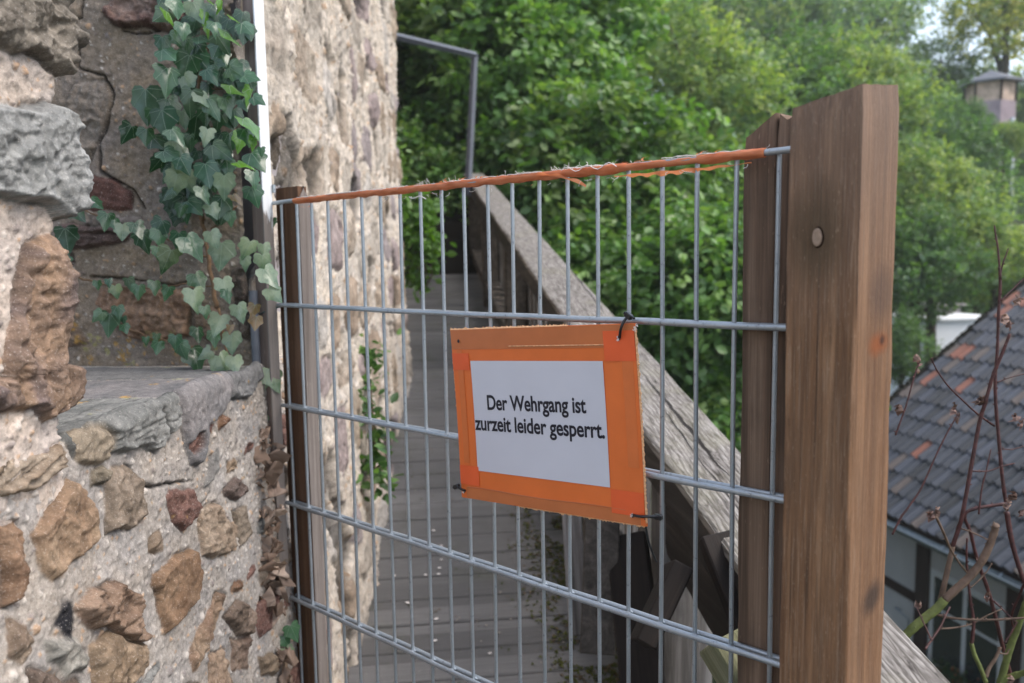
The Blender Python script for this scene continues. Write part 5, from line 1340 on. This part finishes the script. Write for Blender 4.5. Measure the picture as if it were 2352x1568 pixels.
    def put(lst, oy, fwd=(0.03, .085)):
        for (x, y, s, a, tone) in lst:
            px, py = x*.3388, oy+y*.3388; p = PL(px, py, RB+nr*.04, nr)
            # leaves right of the recess edge sit a little nearer, in front of the batten
            d = rg.uniform(*fwd) if px < 555 else rg.uniform(.07, .11)
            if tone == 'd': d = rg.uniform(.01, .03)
            p = p+(C-p)/np.linalg.norm(C-p)*d
            t = np.linalg.norm(p-C); size = s*.3388/FPX*t*.98
            size *= 1.12; al = RAD(a+rg.uniform(-12, 12)); ax = er*(-math.sin(al))+np.array([0, 0, -math.cos(al)])+nr*rg.uniform(-.15, .35)
            n = (C-p)/t+np.array([rg.uniform(-.45, .65), rg.uniform(-.3, .3), rg.uniform(-.1, .8)])
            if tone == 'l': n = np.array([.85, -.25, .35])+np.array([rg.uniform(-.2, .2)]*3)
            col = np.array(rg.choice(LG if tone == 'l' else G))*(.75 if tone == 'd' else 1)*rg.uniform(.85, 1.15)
            pale = {'g': rg.choice([0, 0, .15]), 'v': rg.uniform(.35, .75), 'w': .5, 'l': 0, 'd': 0, 'b': 0}[tone]
            if tone == 'b': col = np.array((.20, .13, .07))
            if tone == 'v': col = np.array((.11, .18, .13))
            ivyleaf(buf, p, ax, n/np.linalg.norm(n), size, col, pale, rg, rg.uniform(.75, 1.05))
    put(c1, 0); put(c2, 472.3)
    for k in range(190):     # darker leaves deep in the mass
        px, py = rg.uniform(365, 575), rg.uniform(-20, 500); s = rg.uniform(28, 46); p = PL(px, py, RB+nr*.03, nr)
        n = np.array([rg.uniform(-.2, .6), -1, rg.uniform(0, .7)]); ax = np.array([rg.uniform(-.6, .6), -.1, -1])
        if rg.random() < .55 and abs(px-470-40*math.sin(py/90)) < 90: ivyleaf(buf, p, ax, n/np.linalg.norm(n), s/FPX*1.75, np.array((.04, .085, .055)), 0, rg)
    # leaves in front of the batten lower down, display pixels
    for (px, py, s, a, tone) in [(625,863,62,20,'v'),(590,885,58,10,'v'),(560,885,40,0,'v'),(572,930,55,20,'v'),(588,965,66,10,'w'),(552,925,34,0,'g'),(601,480,30,0,'g'),(612,462,26,30,'g'),(626,508,22,0,'g'),(655,1470,36,25,'g'),(672,1448,44,20,'g'),(661,1500,40,20,'v'),(612,1470,20,0,'g')]:
        p = C+ray(px, py)*(1.60); n = (C-p)+np.array([rg.uniform(-.2, .6), 0, rg.uniform(0, .6)]); al = RAD(a); ax = np.array([math.sin(al), 0, -math.cos(al)])
        ivyleaf(buf, p, ax, n/np.linalg.norm(n), s/FPX*1.66, np.array((.13, .22, .13) if tone != 'g' else (.08, .17, .09)), {'g': 0, 'v': .8, 'w': .5}[tone], rg, .9)
    root = empty('ivy_plant', 'green and pale variegated ivy climbing the recess wall above the ledge', 'ivy', tuple(RB+np.array([0, -.05, 1.0]))); o_ = np.array(root.location)
    V, F, Cc, U = buf; V = [np.array(v)-o_ for v in V]
    mesh('leaves', V, F, M['ivy'], root, cols=np.array(Cc), uv=np.array(U), smooth=True)
    def st(pts, r, oy=None, k=.3388):
        P = []
        for i, (x, y) in enumerate(pts):
            px, py = x*k, (0 if oy is None else oy)+y*k; P.append(PL(px, py, RB+nr*(.022+.004*math.sin(i*2)), nr)-o_)
        Q = []
        for i in range(len(P)-1):
            for q in range(5): f = q/5; Q.append(P[i]*(1-f)+P[i+1]*f+np.array([.0015*math.sin(q*2+i), 0, .0015*math.cos(q*1.3+i)]))
        Q.append(P[-1]); stems.tube(Q, [r*(1-.35*i/len(Q)) for i in range(len(Q))], 7)
    st([(1470,700),(1440,520),(1400,280),(1370,100),(1340,0)], .0048, 472.3); st([(1380,1500),(1310,1330),(1290,1200),(1300,950),(1320,700),(1380,400),(1480,120),(1500,-40)], .0045)
    st([(1400,350),(1330,320),(1190,240),(1010,190),(860,150),(560,20),(420,-20)], .0022, 472.3); st([(400,410),(520,480),(640,520),(830,550),(1050,560),(1240,530),(1440,545)], .0022, 472.3)
    st([(740,790),(850,820),(980,880),(1150,920),(1300,950),(1400,990)], .0018, 472.3); st([(1480,700),(1500,850),(1530,980),(1600,1080)], .003, 472.3)
    st([(1430,160),(1530,80),(1610,0)], .002, 472.3); st([(1400,600),(1560,600),(1620,640)], .0015); st([(1390,860),(1500,850),(1640,840)], .0015); st([(1360,200),(1430,180),(1510,90)], .0015)
    stems.build('stems', M['stem'], root, smooth=True)
    # withered ivy hanging down the wall corner
    buf = ([], [], [], []); rd = random.Random(8); ds = MB()
    DC = [(.24, .165, .12), (.32, .23, .175), (.18, .12, .085), (.40, .30, .23), (.30, .22, .17)]
    root = empty('withered_ivy', 'brown withered ivy hanging down the wall corner beside the gate', 'ivy', tuple(F2W([-.06, -.06, -1.0]))); o_ = np.array(root.location)
    for k in range(110):
        py = rd.uniform(985, 1580); cx = 592+(py-985)*.050; px = cx+rd.gauss(0, 25)
        if px > 650+ (py-985)*.055: continue
        t = 1.58+rd.uniform(-.05, .05); p = C+ray(px, py)*t; al = rd.gauss(0, .8); ax = np.array([math.sin(al), rd.uniform(-.4, .2), -math.cos(al)])
        n = (C-p)+np.array([rd.gauss(0, .9), rd.gauss(0, .5), rd.gauss(.0, .5)]); c_ = np.array(rd.choice(DC))*rd.uniform(.7, 1.25)
        if rd.random() < .05: c_ = np.array((.14, .20, .08))
        ivyleaf(buf, p-o_, ax, n/np.linalg.norm(n), rd.uniform(24, 66)/FPX*t, c_, 0, rd, rd.uniform(.35, .95), 2.2)
    V, F, Cc, U = buf; mesh('dead_leaves', V, F, M['dead'], root, cols=np.array(Cc)[:, :3], uv=np.array(U), smooth=True)
    for k in range(26):
        y0 = rd.uniform(960, 1400); x0 = 590+(y0-985)*.05+rd.gauss(0, 14); P = [C+ray(x0+rd.gauss(0, 7)+q*2, y0+q*rd.uniform(25, 45))*(1.6+rd.uniform(-.02, .02))-o_ for q in range(6)]; ds.tube(P, .0011, 5)
    ds.build('dry_stems', M['stem'], root)
ivy()

# ------------------------------------------------------------------ bare shrub at the lower right
def shrub():
    root = empty('bare_shrub', 'leafless reddish and green stemmed shrub in front of the tiled house', 'shrub', tuple(PX(2200, 1750, 1.6))); o_ = np.array(root.location)
    rd = random.Random(6)
    # source-pixel crops converted to display pixels
    a = lambda pts: [((3384+x/2.39)/1.694, (2000+y/2.39)/1.694) for x, y in pts]     # lower right crop
    c = lambda pts: [((3384+x/1.65)/1.694, (1050+y/1.65)/1.694) for x, y in pts]     # middle crop
    def stem(name, m, pts, r0, r1, t0, t1, nub=True):
        P = []; n = len(pts)
        for i in range(n-1):
            p0, p1, p2, p3 = [np.array(pts[max(0, min(n-1, j))], float) for j in (i-1, i, i+1, i+2)]
            for k in range(6):
                t = k/6; P.append(.5*((2*p1)+(p2-p0)*t+(2*p0-5*p1+4*p2-p3)*t*t+(-p0+3*p1-3*p2+p3)*t**3))
        P.append(np.array(pts[-1], float)); N = len(P)
        Q = [PX(p[0], p[1], t0+(t1-t0)*i/(N-1))-o_ for i, p in enumerate(P)]
        R = [.74*(r0+(r1-r0)*i/(N-1))+(r0*.10*rd.random()) for i in range(N)]
        mb = MB(); mb.tube(Q, R, 9)
        if nub:
            for k in range(max(2, N//5)):
                i = rd.randrange(1, N-1); d = np.array([rd.gauss(0, 1), rd.gauss(0, 1), rd.gauss(.6, .6)]); d /= np.linalg.norm(d)
                mb.tube([Q[i], Q[i]+d*(R[i]+.0012), Q[i]+d*(R[i]+.0035)], [R[i]*.7, .0013, .0004], 5)
        return mb.build(name, M[m], root, smooth=True)
    T = 1.48
    stem('branch', 'twig_green', a([(330,1130),(400,1060),(520,960),(620,880),(700,790)]), .0105, .0098, T, T-.02)
    stem('branch', 'twig_brown', a([(700,790),(800,700),(930,580),(1040,440),(1110,300),(1160,160),(1175,100)]), .0098, .0070, T-.02, T-.05)
    stem('twig', 'twig_brown', a([(660,800),(700,620),(750,400),(770,300)]), .0065, .0052, T, T)
    stem('twig', 'twig', a([(770,300),(830,120),(870,-40)])+c([(700,1000),(740,860),(790,680),(840,560),(900,410)]), .0050, .0032, T, T-.05)
    stem('twig', 'twig', a([(1310,1500),(1240,1250),(1180,1000),(1110,740),(1040,540),(990,390),(940,180),(900,-20)])+c([(870,1500)]), .0050, .0036, T+.08, T)
    stem('twig', 'twig', c([(880,1540),(850,1320),(830,1100),(812,900),(806,700),(820,500),(826,300),(838,100),(832,-20)]), .0042, .0030, T+.02, T)
    stem('twig', 'twig', [(2298,640),(2292,570),(2286,535),(2284,517)], .0026, .0014, T, T)
    stem('twig', 'twig', [(2295,640),(2305,600),(2311,585),(2316,570)], .0020, .0012, T, T)
    stem('twig', 'twig', [(2300,690),(2325,665),(2352,640),(2375,622)], .0016, .0014, T, T)
    stem('twig', 'twig', a([(210,190),(290,30)])+c([(250,1520),(330,1400),(430,1180),(500,1040),(570,920)]), .0022, .0014, T-.1, T-.1)
    stem('twig', 'twig', c([(165,1060),(230,880),(270,740),(300,640),(325,580)]), .0020, .0012, T-.1, T-.1)
    stem('twig', 'twig', c([(800,1000),(700,930),(600,840),(500,740),(430,640),(395,565)]), .0026, .0013, T+.02, T-.05)
    stem('twig', 'twig', c([(820,720),(900,690),(1000,665)]), .0016, .0012, T, T); stem('twig', 'twig', c([(655,1290),(760,1290),(850,1260),(930,1240)]), .0020, .0013, T, T)
    stem('twig', 'twig', c([(700,1568),(720,1400),(750,1280),(778,1150)]), .0022, .0012, T, T); stem('twig', 'twig', c([(850,1150),(920,1150),(990,1130)]), .0014, .0012, T, T)
    stem('twig', 'twig_brown', a([(840,130),(900,150),(1000,190),(1095,235)]), .0018, .0015, T, T-.05); stem('twig', 'twig_brown', a([(620,30),(690,180),(750,320),(830,450),(910,550)]), .0030, .0020, T-.1, T)
    stem('twig', 'twig_brown', a([(620,935),(720,960),(850,975),(1000,985),(1200,980),(1434,965),(1520,960)]), .0030, .0022, T, T-.1)
    stem('twig', 'twig_brown', a([(660,1065),(800,1055),(950,1020),(1060,960),(1150,915),(1225,885)]), .0020, .0012, T, T)
    stem('twig', 'twig', a([(515,1255),(580,1160),(660,1040),(710,930),(745,865)]), .0030, .0018, T-.05, T)
    stem('twig', 'twig', a([(575,1170),(520,1050),(470,940),(430,860)]), .0018, .0012, T-.05, T)
    stem('twig', 'twig', a([(905,220),(900,420),(915,600),(935,800),(965,980),(955,1150),(945,1200)]), .0020, .0045, T, T)
    stem('twig', 'twig_green', a([(945,1200),(980,1320),(1030,1430),(1080,1560)]), .0048, .0055, T, T)
    stem('twig', 'twig_brown', a([(935,685),(1030,600),(1090,530),(1135,455)]), .0018, .0012, T, T)
    stem('branch', 'twig_green', a([(1210,1600),(1260,1400),(1320,1200),(1390,1010),(1440,860),(1500,700)]), .0085, .0065, T+.05, T)
    stem('branch', 'twig_green', a([(1210,1568),(1330,1510),(1434,1475),(1520,1440)]), .0085, .006, T+.05, T)
    stem('twig', 'twig_brown', a([(1080,1510),(1110,1430),(1170,1340),(1215,1235)]), .0050, .0030, T, T); stem('twig', 'twig', a([(1275,-20),(1310,200),(1360,400),(1430,610),(1470,700)]), .0060, .0045, T, T)
    stem('twig', 'twig', a([(1440,640),(1390,760),(1330,900),(1320,1000),(1360,1110)]), .0030, .0024, T, T+.05); stem('twig', 'twig', a([(1130,790),(1210,860),(1300,950),(1370,1010)]), .0022, .0018, T+.05, T)
    stem('twig', 'twig', a([(1250,1200),(1310,1110),(1370,1000)]), .0022, .0018, T, T); stem('twig', 'twig_brown', a([(1200,1290),(1270,1300),(1290,1260)]), .0022, .0016, T, T)
    # curled dry leaves
    for (px, py) in [(2108,822),(2112,838),(2195,930),(2200,955),(2250,920),(2256,915),(2310,735),(2316,745),(2335,705),(2315,1150),(2312,1165),(2140,1180),(2150,1172),(2266,1380),(2330,960),(2345,965),(2104,1392),(2345,1180),(2328,1135),(2318,1560),(2250,1290),(2065,930)]:
        buf = ([], [], [], []); p = PX(px+rd.gauss(0, 2), py, T-.02)-o_
        for q in range(2):
            ax = np.array([rd.gauss(0, .6), rd.gauss(0, .4), -1]); n = np.array([rd.gauss(0, 1), -1, rd.gauss(0, 1)])
            ivyleaf(buf, p+np.array([rd.gauss(0, .004)]*3), ax, n/np.linalg.norm(n), rd.uniform(.009, .019), np.array(rd.choice([(.20, .12, .10), (.30, .20, .16), (.11, .065, .05)])), 0, rd, .5, 2.0)
        V, F, Cc, U = buf; mesh('withered_leaf', V, F, M['dead'], root, cols=np.array(Cc)[:, :3], smooth=True)
shrub()
hz = bpy.data.materials.new('thin_haze'); hz.use_nodes = True; t_ = hz.node_tree; t_.nodes.remove(t_.nodes['Principled BSDF'])
pv = t_.nodes.new('ShaderNodeVolumePrincipled'); pv.inputs['Color'].default_value = (.82, .90, .86, 1); pv.inputs['Density'].default_value = .0022; pv.inputs['Anisotropy'].default_value = .2
t_.links.new(pv.outputs[0], t_.nodes['Material Output'].inputs['Volume'])
mb = MB(); mb.box((-61, -31, -8), (121, 151, 24)); tag(mb.build('haze', hz), kind='stuff')
print('objects', len(bpy.data.objects), 'polys', sum(len(m.polygons) for m in bpy.data.meshes))
